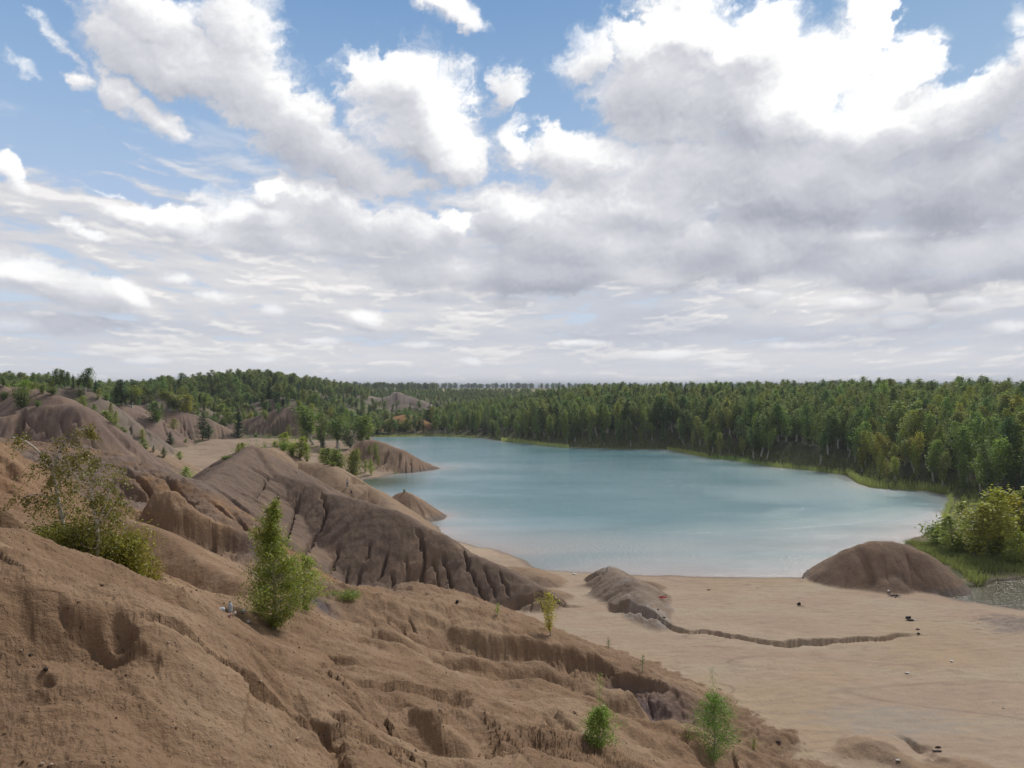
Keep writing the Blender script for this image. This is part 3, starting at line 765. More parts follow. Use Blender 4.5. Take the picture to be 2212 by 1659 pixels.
        h[w] += end * drop * 1.0 * (-prof + .18 * lip) * (.85 + .4 * perlin(tt * .3, tt * 0 + q, 640))
        rough = prof * fbm(X[w] * 2.6, Y[w] * 2.6, 660 + q, 5, .62) * min(drop, .8) * (.14 if q < 11 else .36)
        h[w] += end * rough
    for q, (path, wdt, dep) in enumerate(RUNNELS):
        pts = [hill_hit(u, v) for u, v in path]
        w = window(pts, wdt * 6 + 1)
        wx_ = fbm(X[w] * 1.6, Y[w] * 1.6, 700 + q, 4, .55) * wdt * 1.6
        d, sg, tt, arc = side_near(X[w] + wx_, Y[w] - wx_, pts)
        end = smooth(tt, 0, arc * .3) * smooth(arc - tt, 0, arc * .3) * .8 + .2 * ((tt > 0) & (tt < arc))
        h[w] -= end * dep * (smooth(-d, -wdt * 1.3, -wdt * .15) + .35 * np.exp(-(d / (wdt * 3)) ** 2))
    for (uv, rad, dep) in HOLES:
        p = hill_hit(*uv)
        dd = np.hypot(X - p[0], Y - p[1]) * (1 + .35 * perlin(X * 2.2, Y * 2.2, 720))
        h -= dep * np.exp(-(dd / rad) ** 4)
    z[rn] = smax(h, z[rn], .35)
    kind[rn] = np.where(h > base[rn] - .05, 10, kind[rn])

    for q, rd in enumerate(RIDGES):
        pts = catmull([P(*c) for c in rd['c']], 3)
        zmax = max(p[2] for p in pts)
        reach = (zmax + 6) / rd['s'] + 6
        cx = [p[0] for p in pts]
        cy = [p[1] for p in pts]
        rmin = min(math.hypot(*p[:2]) for p in pts) - reach
        rmax = max(math.hypot(*p[:2]) for p in pts) + reach
        i0, i1 = np.searchsorted(R, max(rmin, 0)), np.searchsorted(R, rmax)
        cols = np.where(True & (np.abs(TH) < 1.4))[0]
        tmin = min(math.atan2(a_, b_) for a_, b_ in zip(cx, cy)) - reach / max(rmin, 15)
        tmax = max(math.atan2(a_, b_) for a_, b_ in zip(cx, cy)) + reach / max(rmin, 15)
        j0, j1 = np.searchsorted(TH, tmin), np.searchsorted(TH, tmax)
        if i1 - i0 < 2 or j1 - j0 < 2:
            continue
        sl = (slice(i0, i1), slice(j0, j1))
        X, Y = x[sl], y[sl]
        rw, dep, sp = rd['rw'], rd['rd'], rd['s']
        wx_ = fbm(X / (rw * 3.5), Y / (rw * 3.5), 100 + q, 4, .5)
        wy_ = fbm(X / (rw * 3.5) + 9, Y / (rw * 3.5), 140 + q, 4, .5)
        d, zc, nx, ny, tt = poly_near(X + wx_ * rw * .18, Y + wy_ * rw * .18, pts)
        zc = zc + perlin(tt / (rw * 2.2), tt * 0 + q, 180 + q) * min(.35, dep * .5)
        ux = (X - nx) / np.maximum(d, .3)
        uy = (Y - ny) / np.maximum(d, .3)
        RR = rw * 2.6
        qx = nx + ux * RR + wx_ * rw * .35
        qy = ny + uy * RR + wy_ * rw * .35
        H = sp * (np.sqrt(d * d + rd['r'] ** 2) - rd['r'])
        r1 = ridged(qx / (rw * 1.5), qy / (rw * 1.5), 200 + q, 2, .45)
        big = perlin(qx / (rw * 3.2), qy / (rw * 3.2), 220 + q)
        k = np.abs(perlin(qx / rw, qy / rw, 240 + q)) * 1.9
        vd = rd.get('vd', 0)
        vee = np.clip(1 - k / (.15 + .13 * vd), 0, 1) ** .8 * smooth(perlin(qx / (rw * 2.5), qy / (rw * 2.5), 260 + q) + .25 * wx_ + .2 * vd, -.25, .15)
        grow = smooth(d, rd['r'] * .4, rd['r'] + rw * 2.2)
        h = zc - H + grow * (dep * (.8 * (r1 - .62) + 1.5 * big) - (.25 + .45 * vd + dep * .6) * vee * min(1, dep * 1.4))
        groove = ridged(qx / (rw * .42) + wx_ * .2, qy / (rw * .42), 320 + q, 2, .5)
        h = h + grow * (groove - .6) * min(.22, dep * .32)
        h = h + fbm(X / (rw * .6), Y / (rw * .6), 280 + q, 5, .58) * (.06 + dep * .13)
        zz = z[sl]
        old = zz.copy()
        new = smax(h, zz, .30 + .25 * (rw > 3))
        z[sl] = new
        kk = kind[sl]
        kind[sl] = np.where(h > old + .05, rd['t'], kk)

    # fissures down the furrowed ridge and the slopes behind it
    jj0 = np.arange(len(TH))
    for path, wdt, dep in FISSURES:
        pts = []
        for (u, v) in catmull2(path, 3):
            j = int(np.interp(math.atan((u - 2016.0) / FPX), TH, jj0))
            dd_ = R * math.cos(TH[j])
            ok = np.where((dd_ > 85) & (EYE - dd_ * (v - HOR) / FPX <= z[:, j]))[0]
            if len(ok):
                i = ok[0]
                pts.append((x[i, j], y[i, j], z[i, j]))
        if len(pts) < 3:
            continue
        rr = [math.hypot(p[0], p[1]) for p in pts]
        aa = [math.atan2(p[0], p[1]) for p in pts]
        w = (slice(np.searchsorted(R, min(rr) - 4), np.searchsorted(R, max(rr) + 4)), slice(np.searchsorted(TH, min(aa) - .03), np.searchsorted(TH, max(aa) + .03)))
        X, Y = x[w], y[w]
        wx_ = fbm(X * .7, Y * .7, 350, 4, .6) * wdt * 1.1
        d, sg, tt, arc = side_near(X + wx_, Y + wx_ * .5, pts)
        end = smooth(tt, 0, arc * .2) * (.35 + .65 * smooth(arc - tt, 0, arc * .15)) * (tt > 0) * (tt < arc)
        z[w] -= end * dep * .8 * (smooth(-d, -wdt * .85, -wdt * .2) + .22 * np.exp(-(d / (wdt * 3.0)) ** 2))
    # ditches
    for path, wdt, dep, bank in CUTS:
        pts = []
        for (u, v) in path:
            dd = (EYE - .9) * FPX / (v - HOR)
            pts.append((dd * (u - 2016) / FPX, dd, .9))
        ys_ = [p[1] for p in pts]
        i0, i1 = np.searchsorted(R, min(ys_) - 5), np.searchsorted(R, max(math.hypot(p[0], p[1]) for p in pts) + 5)
        X, Y = x[i0:i1], y[i0:i1]
        w_ = fbm(X * .16, Y * .16, 301, 3) * 1.6 + fbm(X * .9, Y * .9, 303, 4) * .25
        d, zc, nx, ny, tt = poly_near(X + w_, Y + w_, pts)
        behind = smooth(Y - ny + w_, -.2, .2)
        fade = smooth(tt, 0, 3) * smooth(-tt, -max(tt.max(), 1), -max(tt.max(), 1) + 9)
        wd = wdt * (1 + .4 * perlin(tt * .12, tt * 0, 302))
        z[i0:i1] += fade * (-dep * smooth(-d, -wd * 1.3, -wd * .35) + bank * behind * np.exp(-np.clip(d - wd, 0, None) / 3.5) * smooth(d, wd * .5, wd * 1.2)) * (z[i0:i1] < 3.0)
    return x, y, z, kind, sd


def grid_axes():
    segs = [(0.4, 3.5, .06), (3.5, 8, .006), (8, 60, .0042), (60, 92, .0032), (92, 135, .0024), (135, 170, .0032), (170, 460, .0040), (460, 800, .010), (800, 9500, .045)]
    R = []
    for a, b, s in segs:
        n = max(2, int(math.log(b / a) / (s * QUAL)))
        R.append(np.exp(np.linspace(math.log(a), math.log(b), n, endpoint=False)))
    R = np.concatenate(R)
    dense = math.radians(38)
    n = int(1350 / QUAL)
    TH = np.concatenate([np.linspace(-math.pi, -math.radians(60), 40, endpoint=False), np.linspace(-math.radians(60), -dense, 90, endpoint=False),
                         np.linspace(-dense, dense, n, endpoint=False), np.linspace(dense, math.radians(60), 90, endpoint=False), np.linspace(math.radians(60), math.pi, 41)])
    return R, TH


GR, GT = grid_axes()
GX, GY, GZ, GK, GS = land(GR, GT)


def ground_z(x, y):
    """terrain height at a point"""
    r = math.hypot(x, y)
    t = math.atan2(x, y)
    i = float(np.interp(r, GR, np.arange(len(GR))))
    j = float(np.interp(t, GT, np.arange(len(GT))))
    i0 = min(int(i), len(GR) - 2)
    j0 = min(int(j), len(GT) - 2)
    a, b = i - i0, j - j0
    return float(GZ[i0, j0] * (1 - a) * (1 - b) + GZ[i0 + 1, j0] * a * (1 - b) + GZ[i0, j0 + 1] * (1 - a) * b + GZ[i0 + 1, j0 + 1] * a * b)


def hit(u, v, dmin=4.0, dmax=900.0, below=0.0):
    """first point of the ground on the line of sight through a photo pixel"""
    th = math.atan((u - 2016.0) / FPX)
    j = float(np.interp(th, GT, np.arange(len(GT))))
    j0 = min(int(j), len(GT) - 2)
    f = j - j0
    prof = GZ[:, j0] * (1 - f) + GZ[:, j0 + 1] * f
    d = GR * math.cos(th)
    line = EYE - d * (v - HOR) / FPX
    ok = np.where((d > dmin) & (d < dmax) & (line <= prof - below))[0]
    i = ok[0] if len(ok) else int(np.searchsorted(d, dmax)) - 1
    return (d[i] * (u - 2016.0) / FPX, d[i], float(prof[i]))


def shore_d(x, y):
    r = math.hypot(x, y)
    t = math.atan2(x, y)
    i = int(np.searchsorted(GR, r).clip(0, len(GR) - 1))
    j = int(np.searchsorted(GT, t).clip(0, len(GT) - 1))
    return float(GS[i, j])


def mesh_from(name, co, faces, mat=None, smooth_shade=True, cols=None, parent=None):
    """co (n,3), faces (m,k) index array -> linked object"""
    co = np.asarray(co, np.float32)
    faces = np.asarray(faces, np.int32)
    me = bpy.data.meshes.new(name)
    me.vertices.add(len(co))
    me.vertices.foreach_set('co', co.ravel())
    k = faces.shape[1]
    me.loops.add(faces.size)
    me.loops.foreach_set('vertex_index', faces.ravel())
    me.polygons.add(len(faces))
    me.polygons.foreach_set('loop_start', np.arange(0, faces.size, k, dtype=np.int32))
    me.polygons.foreach_set('loop_total', np.full(len(faces), k, np.int32))
    me.polygons.foreach_set('use_smooth', np.full(len(faces), smooth_shade, bool))
    if cols is not None:
        at = me.color_attributes.new('col', 'FLOAT_COLOR', 'POINT')
        c4 = np.ones((len(co), 4), np.float32)
        c4[:, :3] = cols
        at.data.foreach_set('color', c4.ravel())
    me.update(calc_edges=True)
    if mat:
        me.materials.append(mat)
    o = bpy.data.objects.new(name, me)
    COL.objects.link(o)
    if parent:
        o.parent = parent
    return o


def material(name):
    m = bpy.data.materials.new(name)
    m.use_nodes = True
    nt = m.node_tree
    nt.nodes.clear()
    V.nt = nt
    out = nt.nodes.new('ShaderNodeOutputMaterial')
    b = nt.nodes.new('ShaderNodeBsdfPrincipled')
    nt.links.new(b.outputs[0], out.inputs[0])
    return m, nt, b, out


def bump(h, strength, dist):
    n = V.nt.nodes.new('ShaderNodeBump')
    n.inputs['Strength'].default_value = strength
    n.inputs['Distance'].default_value = dist
    V.nt.links.new(h.s, n.inputs['Height'])
    return V(n.outputs[0])


def attr(name):
    n = V.nt.nodes.new('ShaderNodeAttribute')
    n.attribute_name = name
    return V(n.outputs['Color'])


def geo_pos():
    n = V.nt.nodes.new('ShaderNodeNewGeometry')
    return V(n.outputs['Position'])


def earth_material(name="earth", k=1.0):
    m, nt, b, out = material(name)
    col = attr('col')
    p = geo_pos()
    x, y, z = sep(p)
    n1 = noise(p, 1.3, 6, .6)
    n2 = noise(p, 9.0, 5, .65)
    n3 = noise(vec(x * 0.7 + y * 0.55, y * 2.2 - x * 1.9, z * 1.4), 2.2, 6, .62)
    sp = voro(vec(x * 5.5 + n1 * 2.0, y * 5.5, z * 3.0), 1.0)
    n4 = noise(vec(x * 3.2 + y * 2.0, y * 2.6 - x * 1.1, z * 1.2), 3.2, 3, .7)
    crumbs = sstep(n4, .60, .70) * 0.42 + sstep(sp, .16, .05) * 0.18
    n5 = noise(vec(x * .55 + y * .2, y * .8, z * .8), 1.0, 7, .68)
    f = (1.0 + ((n1 - .5) * 0.40 + (n2 - .5) * 0.34 + (n3 - .5) * 0.30 + (n5 - .5) * 0.36) * k) * (1.0 - crumbs * k) * (1.0 + .02 * k)
    c = cmix(1.0, col, vec(f, f, f), 'MULTIPLY')
    nt.links.new(c.s, b.inputs['Base Color'])
    b.inputs['Roughness'].default_value = 0.95
    b.inputs['Specular IOR Level'].default_value = 0.12
    h = noise(p, 3.0, 8, .68) + n3 * 0.8 + noise(p, 28.0, 3, .6) * 0.10 - crumbs * 0.35
    nt.links.new(bump(h, 1.0, 0.095 * k).s, b.inputs['Normal'])
    return m


def ground_colours():
    x, y, z, kind, sd = GX, GY, GZ, GK, GS
    c = np.zeros(x.shape + (3,), np.float32)
    for k, v in TINTS.items():
        c[kind == k] = v
    r = np.hypot(x, y)
    # soft-edged tints: blur the tint map a little across the grid
    for ax in (0, 1):
        for s_ in (1, 2):
            c = 0.5 * c + 0.25 * np.roll(c, s_, ax) + 0.25 * np.roll(c, -s_, ax)

    def patch(f, col, mask=None):
        nonlocal c
        f = np.clip(f, 0, 1)
        if mask is not None:
            f = f * mask
        c = c + (np.array(col, np.float32) - c) * f[..., None].astype(np.float32)
    n1 = fbm(x * .035, y * .035, 401, 5)
    n2 = fbm(x * .13, y * .13, 402, 5)
    n3 = fbm(x * .5, y * .5, 403, 4)
    hill = (kind == 10)
    flat = (kind == 11)
    oth = ~flat & (kind != 0)
    # the far hillside of spurs is browner, the cracked bank purplish
    patch(smooth(n1 + n2 * .5, .0, .45) * .55, (.215, .140, .088), hill)
    patch(smooth(-n2 - n3 * .4, .05, .5) * .60, (.36, .255, .165), hill)
    patch(smooth(fbm(x * .28 + y * .1, y * .5 - x * .2, 420, 5, .55), .05, .4) * .5, (.33, .225, .145), hill)
    patch(smooth(fbm(x * .9, y * .9, 421, 5, .6), .15, .5) * .35, (.19, .125, .08), hill)
    back = smooth(y + x * -.25, 50, 62) * smooth(-x, 6, 14)
    patch(back * (.65 + .5 * n3), (.185, .126, .092), hill)
    patch(back * smooth(n2, .0, .3) * .7, (.20, .155, .132), hill)
    patch(back * smooth(n2 + n3 * .4, -.1, -.45) * .85, (.29, .17, .092), hill)
    org = np.exp(-(((x + 21) / 7) ** 2 + ((y - 32) / 6) ** 2))
    patch(org * .55, (.27, .150, .080), hill)
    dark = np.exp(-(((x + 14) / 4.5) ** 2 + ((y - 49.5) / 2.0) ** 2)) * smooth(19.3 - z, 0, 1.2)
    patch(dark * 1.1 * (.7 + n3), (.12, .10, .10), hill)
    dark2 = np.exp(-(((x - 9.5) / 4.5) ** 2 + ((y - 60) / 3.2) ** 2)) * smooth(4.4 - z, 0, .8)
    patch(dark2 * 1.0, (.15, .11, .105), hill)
    # ridges: mottled, paler and orange streaks
    patch(smooth(n2 + n3 * .5, .12, .5) * .40, (.31, .21, .135), oth & ~hill)
    patch(smooth(-n2 + n3 * .4, .15, .5) * .45, (.15, .11, .088), oth & ~hill)
    pale = ((kind == 5) | (kind == 9))
    patch(smooth(n3 + n2 + (kind == 5) * .10, .15, .5) * .55, (.36, .32, .29), pale)
    patch(smooth(n2, .1, .4) * .6, (.46, .33, .235), kind == 3)
    # flats: pinkish, greyish and yellow washes
    st = fbm(x * .06 + y * .02, y * .20, 405, 5)
    st2 = fbm(x * .35 + y * .12, y * 1.5 - x * .2, 406, 5, .6)
    patch(smooth(st, -.02, .3) * .85, (.425, .308, .220), flat)
    patch(smooth(-st + st2 * .3, .08, .5) * .75, (.45, .37, .265), flat)
    patch(smooth(n1 + st2 * .25, .10, .4) * .6, (.43, .315, .195), flat)
    patch(smooth(st2 + n2 * .4, .10, .5) * .50, (.33, .24, .18), flat)
    patch(smooth(fbm(x * .22 + y * .1, y * 2.6 - x * .35, 415, 5, .62), .10, .45) * .45, (.36, .26, .195), flat)
    g = np.exp(-(((x - 31) / 9) ** 2 + ((y - 62) / 5) ** 2))
    patch(smooth(g + st2 * .45 + n3 * .2, .45, .95) * .6, (.36, .32, .27), flat)
    g2 = np.exp(-(((x - 62) / 12) ** 2 + ((y - 88) / 5.5) ** 2))
    patch(smooth(g2 + st2 * .35 + n2 * .3, .42, .8) * .75, (.27, .225, .195), flat)
    pits = smooth(perlin(x * .55, y * 1.6, 407) + perlin(x * 2.2, y * 4, 408) * .4, .62, .8)
    patch(pits * .5, (.20, .15, .115), flat)
    left_floor = flat & (x < -30) & (y > 180)
    patch(.8, (.335, .245, .175), left_floor)
    patch(smooth(fbm(x * .05, y * .22 + x * .03, 409, 5), 0, .35) * .6, (.25, .185, .14), left_floor)
    trk = np.clip(1 - np.abs(perlin(x * .03 + y * .012, y * .10, 410)) / .03, 0, 1) * smooth(perlin(x * .04, y * .04, 412), -.1, .2)
    patch(trk * .55, (.27, .195, .145), flat)
    trk2 = np.clip(1 - np.abs(perlin(x * .08 - y * .03, y * .30, 413)) / .035, 0, 1) * smooth(perlin(x * .07, y * .05, 414), .0, .3)
    patch(trk2 * .6, (.23, .165, .125), flat)
    wet = smooth(-sd, -1.6, -.2) * (z < .8)
    patch(wet * .8, (.19, .155, .13))
    patch(.13, (.12, .10, .085), flat & (r < 125))
    # vegetated land
    veg = (kind == 0)
    patch(smooth(n2 + n1, -.35, .2) * .85, (.070, .080, .036), veg)
    patch(.75, (.05, .052, .030), veg & (x > -45) & (y > 180) & (r < 760))
    bank = smooth(-sd, -14, -1) * (r > 180)
    patch(bank * .9, (.15, .155, .075), veg)
    low_g = (x > 60) & (r > 100) & (r < 165)
    patch(smooth(n2, -.1, .2) * .5, (.25, .17, .12), veg & low_g)
    # far farmland
    fm = smooth(r, 780, 950)
    strip = perlin(x * .0011 + y * .0003, y * .0035, 411)
    patch(fm, (.12, .135, .055))
    patch(fm * smooth(strip, -.10, -.02), (.44, .36, .20))
    patch(smooth(r, 2500, 6000) * .7, (.25, .27, .20))
    return c


def build_ground():
    m = earth_material()
    ms = earth_material('sand', .42)
    cols = ground_colours()
    ni, nj = GX.shape
    idx = np.arange(ni * nj).reshape(ni, nj)
    quads = np.stack([idx[:-1, :-1], idx[1:, :-1], idx[1:, 1:], idx[:-1, 1:]], -1).reshape(-1, 4)
    zf = GZ.ravel()
    kf = GK.ravel()[quads[:, 0]]
    zmax = np.maximum(zf[quads[:, 0]], zf[quads[:, 2]])
    keep = zmax > -2.6
    r0 = np.hypot(GX, GY).ravel()[quads[:, 0]]
    names = [('sand_flat', (kf == 11)), ('hillside', (kf == 10)), ('spoil_hills', (kf != 11) & (kf != 10) & (kf != 0)), ('ground', (kf == 0))]
    co = np.stack([GX.ravel(), GY.ravel(), zf], 1)
    cf = cols.reshape(-1, 3)
    for n, sel in names:
        f = quads[sel & keep][:, ::-1]
        used = np.zeros(len(co), bool)
        used[f.ravel()] = True
        remap = np.cumsum(used) - 1
        o = mesh_from(n, co[used], remap[f], ms if n == 'sand_flat' else m, True, cf[used])
        o['kind'] = 'structure'
        print(n, len(f))


def water_material():
    m, nt, b, out = material("lake_water")
    col = attr('col')
    p = geo_pos()
    x, y, z = sep(p)
    nt.links.new(col.s, b.inputs['Base Color'])
    b.inputs['Roughness'].default_value = 0.15
    b.inputs['IOR'].default_value = 1.33
    r1 = noise(vec(x * 1.0 + y * .25, y * 1.7, 0), 1.5, 5, .6)
    r2 = noise(vec(x + y * .2, y * 1.4, 5.0), .5, 3, .5)
    calm = sstep(noise(vec(x * .02, y * .035, 3), 1.0, 4, .55), .38, .62, .35, 1.0)
    h = (r1 * 0.9 + r2 * 0.22) * calm
    nt.links.new(bump(h, 1.0, 0.26).s, b.inputs['Normal'])
    return m


def build_water():
    m = water_material()
    seg = [np.exp(np.linspace(math.log(84), math.log(700), 420))]
    R = seg[0]
    TH = np.linspace(-math.radians(42), math.radians(44), 560)
    th, r = np.meshgrid(TH, R)
    x = r * np.sin(th)
    y = r * np.cos(th)
    fi = np.interp(R, GR, np.arange(len(GR))).astype(int)
    fj = np.interp(TH, GT, np.arange(len(GT))).astype(int)
    depth = -GZ[np.ix_(fi, fj)]
    n = fbm(x * .02, y * .05, 501, 4)
    n2 = fbm(x * .05, y * .11, 502, 4)
    pts = [(-1, (.40, .31, .25)), (.15, (.46, .40, .37)), (.5, (.47, .43, .41)), (1.0, (.42, .43, .42)), (1.9, (.37, .42, .42)), (3.2, (.30, .39, .405)), (6, (.215, .345, .37)), (12, (.16, .31, .345))]
    dd = depth * (1 + .25 * n)
    wind = smooth(fbm(x * .012, y * .03, 503, 3) + .6 * np.exp(-(((x + 4) / 22) ** 2 + ((y - 156) / 7) ** 2)), .15, .55)
    xs_ = [q[0] for q in pts]
    c = np.stack([np.interp(dd, xs_, [q[1][k] for q in pts]) for k in range(3)], -1)
    c = c * (1 - .30 * wind[..., None] * np.array([1.0, .45, .30]))
    # the cove is green, the little inlet brown
    cove = np.exp(-(((x + 40) / 12) ** 2 + ((y - 225) / 14) ** 2))[..., None]
    c = c + (np.array([.05, .10, .055]) - c) * np.clip(cove * 1.2, 0, 1)
    pud = (smooth(x, 54, 57) * smooth(-y, -122, -113))[..., None]
    c = c + (np.array([.075, .062, .030]) - c) * pud
    ni, nj = x.shape
    idx = np.arange(ni * nj).reshape(ni, nj)
    q = np.stack([idx[:-1, :-1], idx[1:, :-1], idx[1:, 1:], idx[:-1, 1:]], -1).reshape(-1, 4)
    dmax = np.maximum.reduce([depth.ravel()[q[:, k]] for k in range(4)])
    f = q[dmax > -3.5][:, ::-1]
    o = mesh_from("lake", np.stack([x.ravel(), y.ravel(), np.zeros(x.size)], 1), f, m, True, c.reshape(-1, 3))
    o['kind'] = 'structure'


def build_sky_dome():
    step = 0.08
    azs = np.arange(-52, 52, step)
    els = np.arange(-1.5, 38, step)
    AZ, EL = np.meshgrid(azs, els)
    c = sky_colours(AZ, EL, step)
    D_ = 14000.0
    a, e = np.radians(AZ), np.radians(EL)
    co = np.stack([D_ * np.sin(a) * np.cos(e), D_ * np.cos(a) * np.cos(e), EYE + D_ * np.sin(e)], -1).reshape(-1, 3)
    ni, nj = AZ.shape
    idx = np.arange(ni * nj).reshape(ni, nj)
    q = np.stack([idx[:-1, :-1], idx[:-1, 1:], idx[1:, 1:], idx[1:, :-1]], -1).reshape(-1, 4)
    m = bpy.data.materials.new("sky")
    m.use_nodes = True
    nt = m.node_tree
    nt.nodes.clear()
    V.nt = nt
    out = nt.nodes.new('ShaderNodeOutputMaterial')
    em = nt.nodes.new('ShaderNodeEmission')
    nt.links.new(attr('col').s, em.inputs[0])
    nt.links.new(em.outputs[0], out.inputs[0])
    m.cycles.emission_sampling = 'NONE'
    o = mesh_from("sky", co, q, m, True, c.reshape(-1, 3))
    o['kind'] = 'structure'
# ------------------------------------------------------------------ plants
class Buf:
    """collects quads with a colour per vertex"""
    def __init__(s):
        s.v, s.f, s.c, s.n = [], [], [], 0

    def add(s, v, f, c):
        v = np.asarray(v, np.float32)
        s.v.append(v)
        s.f.append(np.asarray(f, np.int32) + s.n)
        s.c.append(np.broadcast_to(np.asarray(c, np.float32), (len(v), 3)))
        s.n += len(v)

    def tube(s, pts, rad, k=5, c=(1, 1, 1)):
        pts = np.asarray(pts, float)
        n = len(pts)
        t = np.gradient(pts, axis=0)
        t /= np.linalg.norm(t, axis=1)[:, None] + 1e-9
        up = np.where(np.abs(t[:, 2:3]) > .9, [[1., 0, 0]], [[0, 0, 1.]])
        a = np.cross(t, up)
        a /= np.linalg.norm(a, axis=1)[:, None] + 1e-9
        b = np.cross(t, a)
        ang = np.linspace(0, 2 * np.pi, k, endpoint=False)
        ring = pts[:, None] + np.asarray(rad)[:, None, None] * (np.cos(ang)[None, :, None] * a[:, None] + np.sin(ang)[None, :, None] * b[:, None])
        i = np.arange(n - 1)[:, None] * k
        j = np.arange(k)[None]
        j2 = (j + 1) % k
        f = np.stack([i + j, i + j2, i + k + j2, i + k + j], -1).reshape(-1, 4)
        s.add(ring.reshape(-1, 3), f, c)

    def leaves(s, cen, size, rng, c, flat=0.35, aspect=.7):
        """one small pointed quad per centre"""
        cen = np.asarray(cen, np.float32)
        n = len(cen)
        if n == 0:
            return
        size = np.broadcast_to(np.asarray(size, np.float32), (n,)) * rng.uniform(.65, 1.25, n)
        nrm = rng.normal(size=(n, 3))
        nrm[:, 2] += flat * np.sign(nrm[:, 2])
        nrm /= np.linalg.norm(nrm, axis=1)[:, None]
        a = np.cross(nrm, rng.normal(size=(n, 3)))
        a /= np.linalg.norm(a, axis=1)[:, None] + 1e-9
        b = np.cross(nrm, a)
        a *= size[:, None] * .5
        b *= size[:, None] * .5 * aspect
        v = np.stack([cen - a, cen - b * 1.0 + a * .1, cen + a, cen + b + a * .1], 1).reshape(-1, 3)
        f = np.arange(n * 4).reshape(n, 4)
        s.add(v, f, np.repeat(np.asarray(c, np.float32), 4, 0) if np.ndim(c) == 2 else c)

    def mesh(s, name, mat, smooth_shade=False):
        o = mesh_from(name, np.concatenate(s.v), np.concatenate(s.f), mat, smooth_shade, np.concatenate(s.c))
        return o


def leaf_material():
    m = bpy.data.materials.new("foliage")
    m.use_nodes = True
    nt = m.node_tree
    nt.nodes.clear()
    V.nt = nt
    out = nt.nodes.new('ShaderNodeOutputMaterial')
    oi = nt.nodes.new('ShaderNodeObjectInfo')
    rnd = V(oi.outputs['Random'])
    f = 2.3 + rnd * 1.4
    c = cmix(1.0, attr('col'), V(oi.outputs['Color']), 'MULTIPLY')
    c = cmix(1.0, c, vec(f * (0.92 + V.m('FRACT', rnd * 7.13) * 0.36), f, f * 0.85), 'MULTIPLY')
    d = nt.nodes.new('ShaderNodeBsdfDiffuse')
    t = nt.nodes.new('ShaderNodeBsdfTranslucent')
    g = nt.nodes.new('ShaderNodeBsdfGlossy')
    g.inputs['Roughness'].default_value = .45
    g.inputs['Color'].default_value = (.8, .85, .8, 1)
    nt.links.new(c.s, d.inputs[0])
    nt.links.new(cmix(0.0, c, c).s, t.inputs[0])
    mx = nt.nodes.new('ShaderNodeMixShader')
    mx.inputs[0].default_value = .42
    nt.links.new(d.outputs[0], mx.inputs[1])
    nt.links.new(t.outputs[0], mx.inputs[2])
    m2 = nt.nodes.new('ShaderNodeMixShader')
    m2.inputs[0].default_value = .035
    nt.links.new(mx.outputs[0], m2.inputs[1])
    nt.links.new(g.outputs[0], m2.inputs[2])
    nt.links.new(m2.outputs[0], out.inputs[0])
    return m


def bark_material():
    m, nt, b, out = material("bark")
    p = geo_pos()
    x, y, z = sep(p)
    n = noise(vec(x * 2, y * 2, z * 9), 3.0, 3, .6)
    c = cmix(1.0, attr('col'), cmix(sstep(n, .56, .64), (1., 1., 1.), (.25, .22, .2)), 'MULTIPLY')
    nt.links.new(c.s, b.inputs['Base Color'])
    b.inputs['Roughness'].default_value = .85
    return m


LEAF = leaf_material()
BARK = bark_material()
WHITE_BARK = (.52, .48, .42)
GREY_BARK = (.20, .16, .125)


def lerp_path(pts, t):
    pts = np.asarray(pts, float)
    k = np.clip(np.asarray(t) * (len(pts) - 1), 0, len(pts) - 1 - 1e-6)
    i = k.astype(int)
    f = (k - i)[:, None]
    return pts[i] * (1 - f) + pts[i + 1] * f


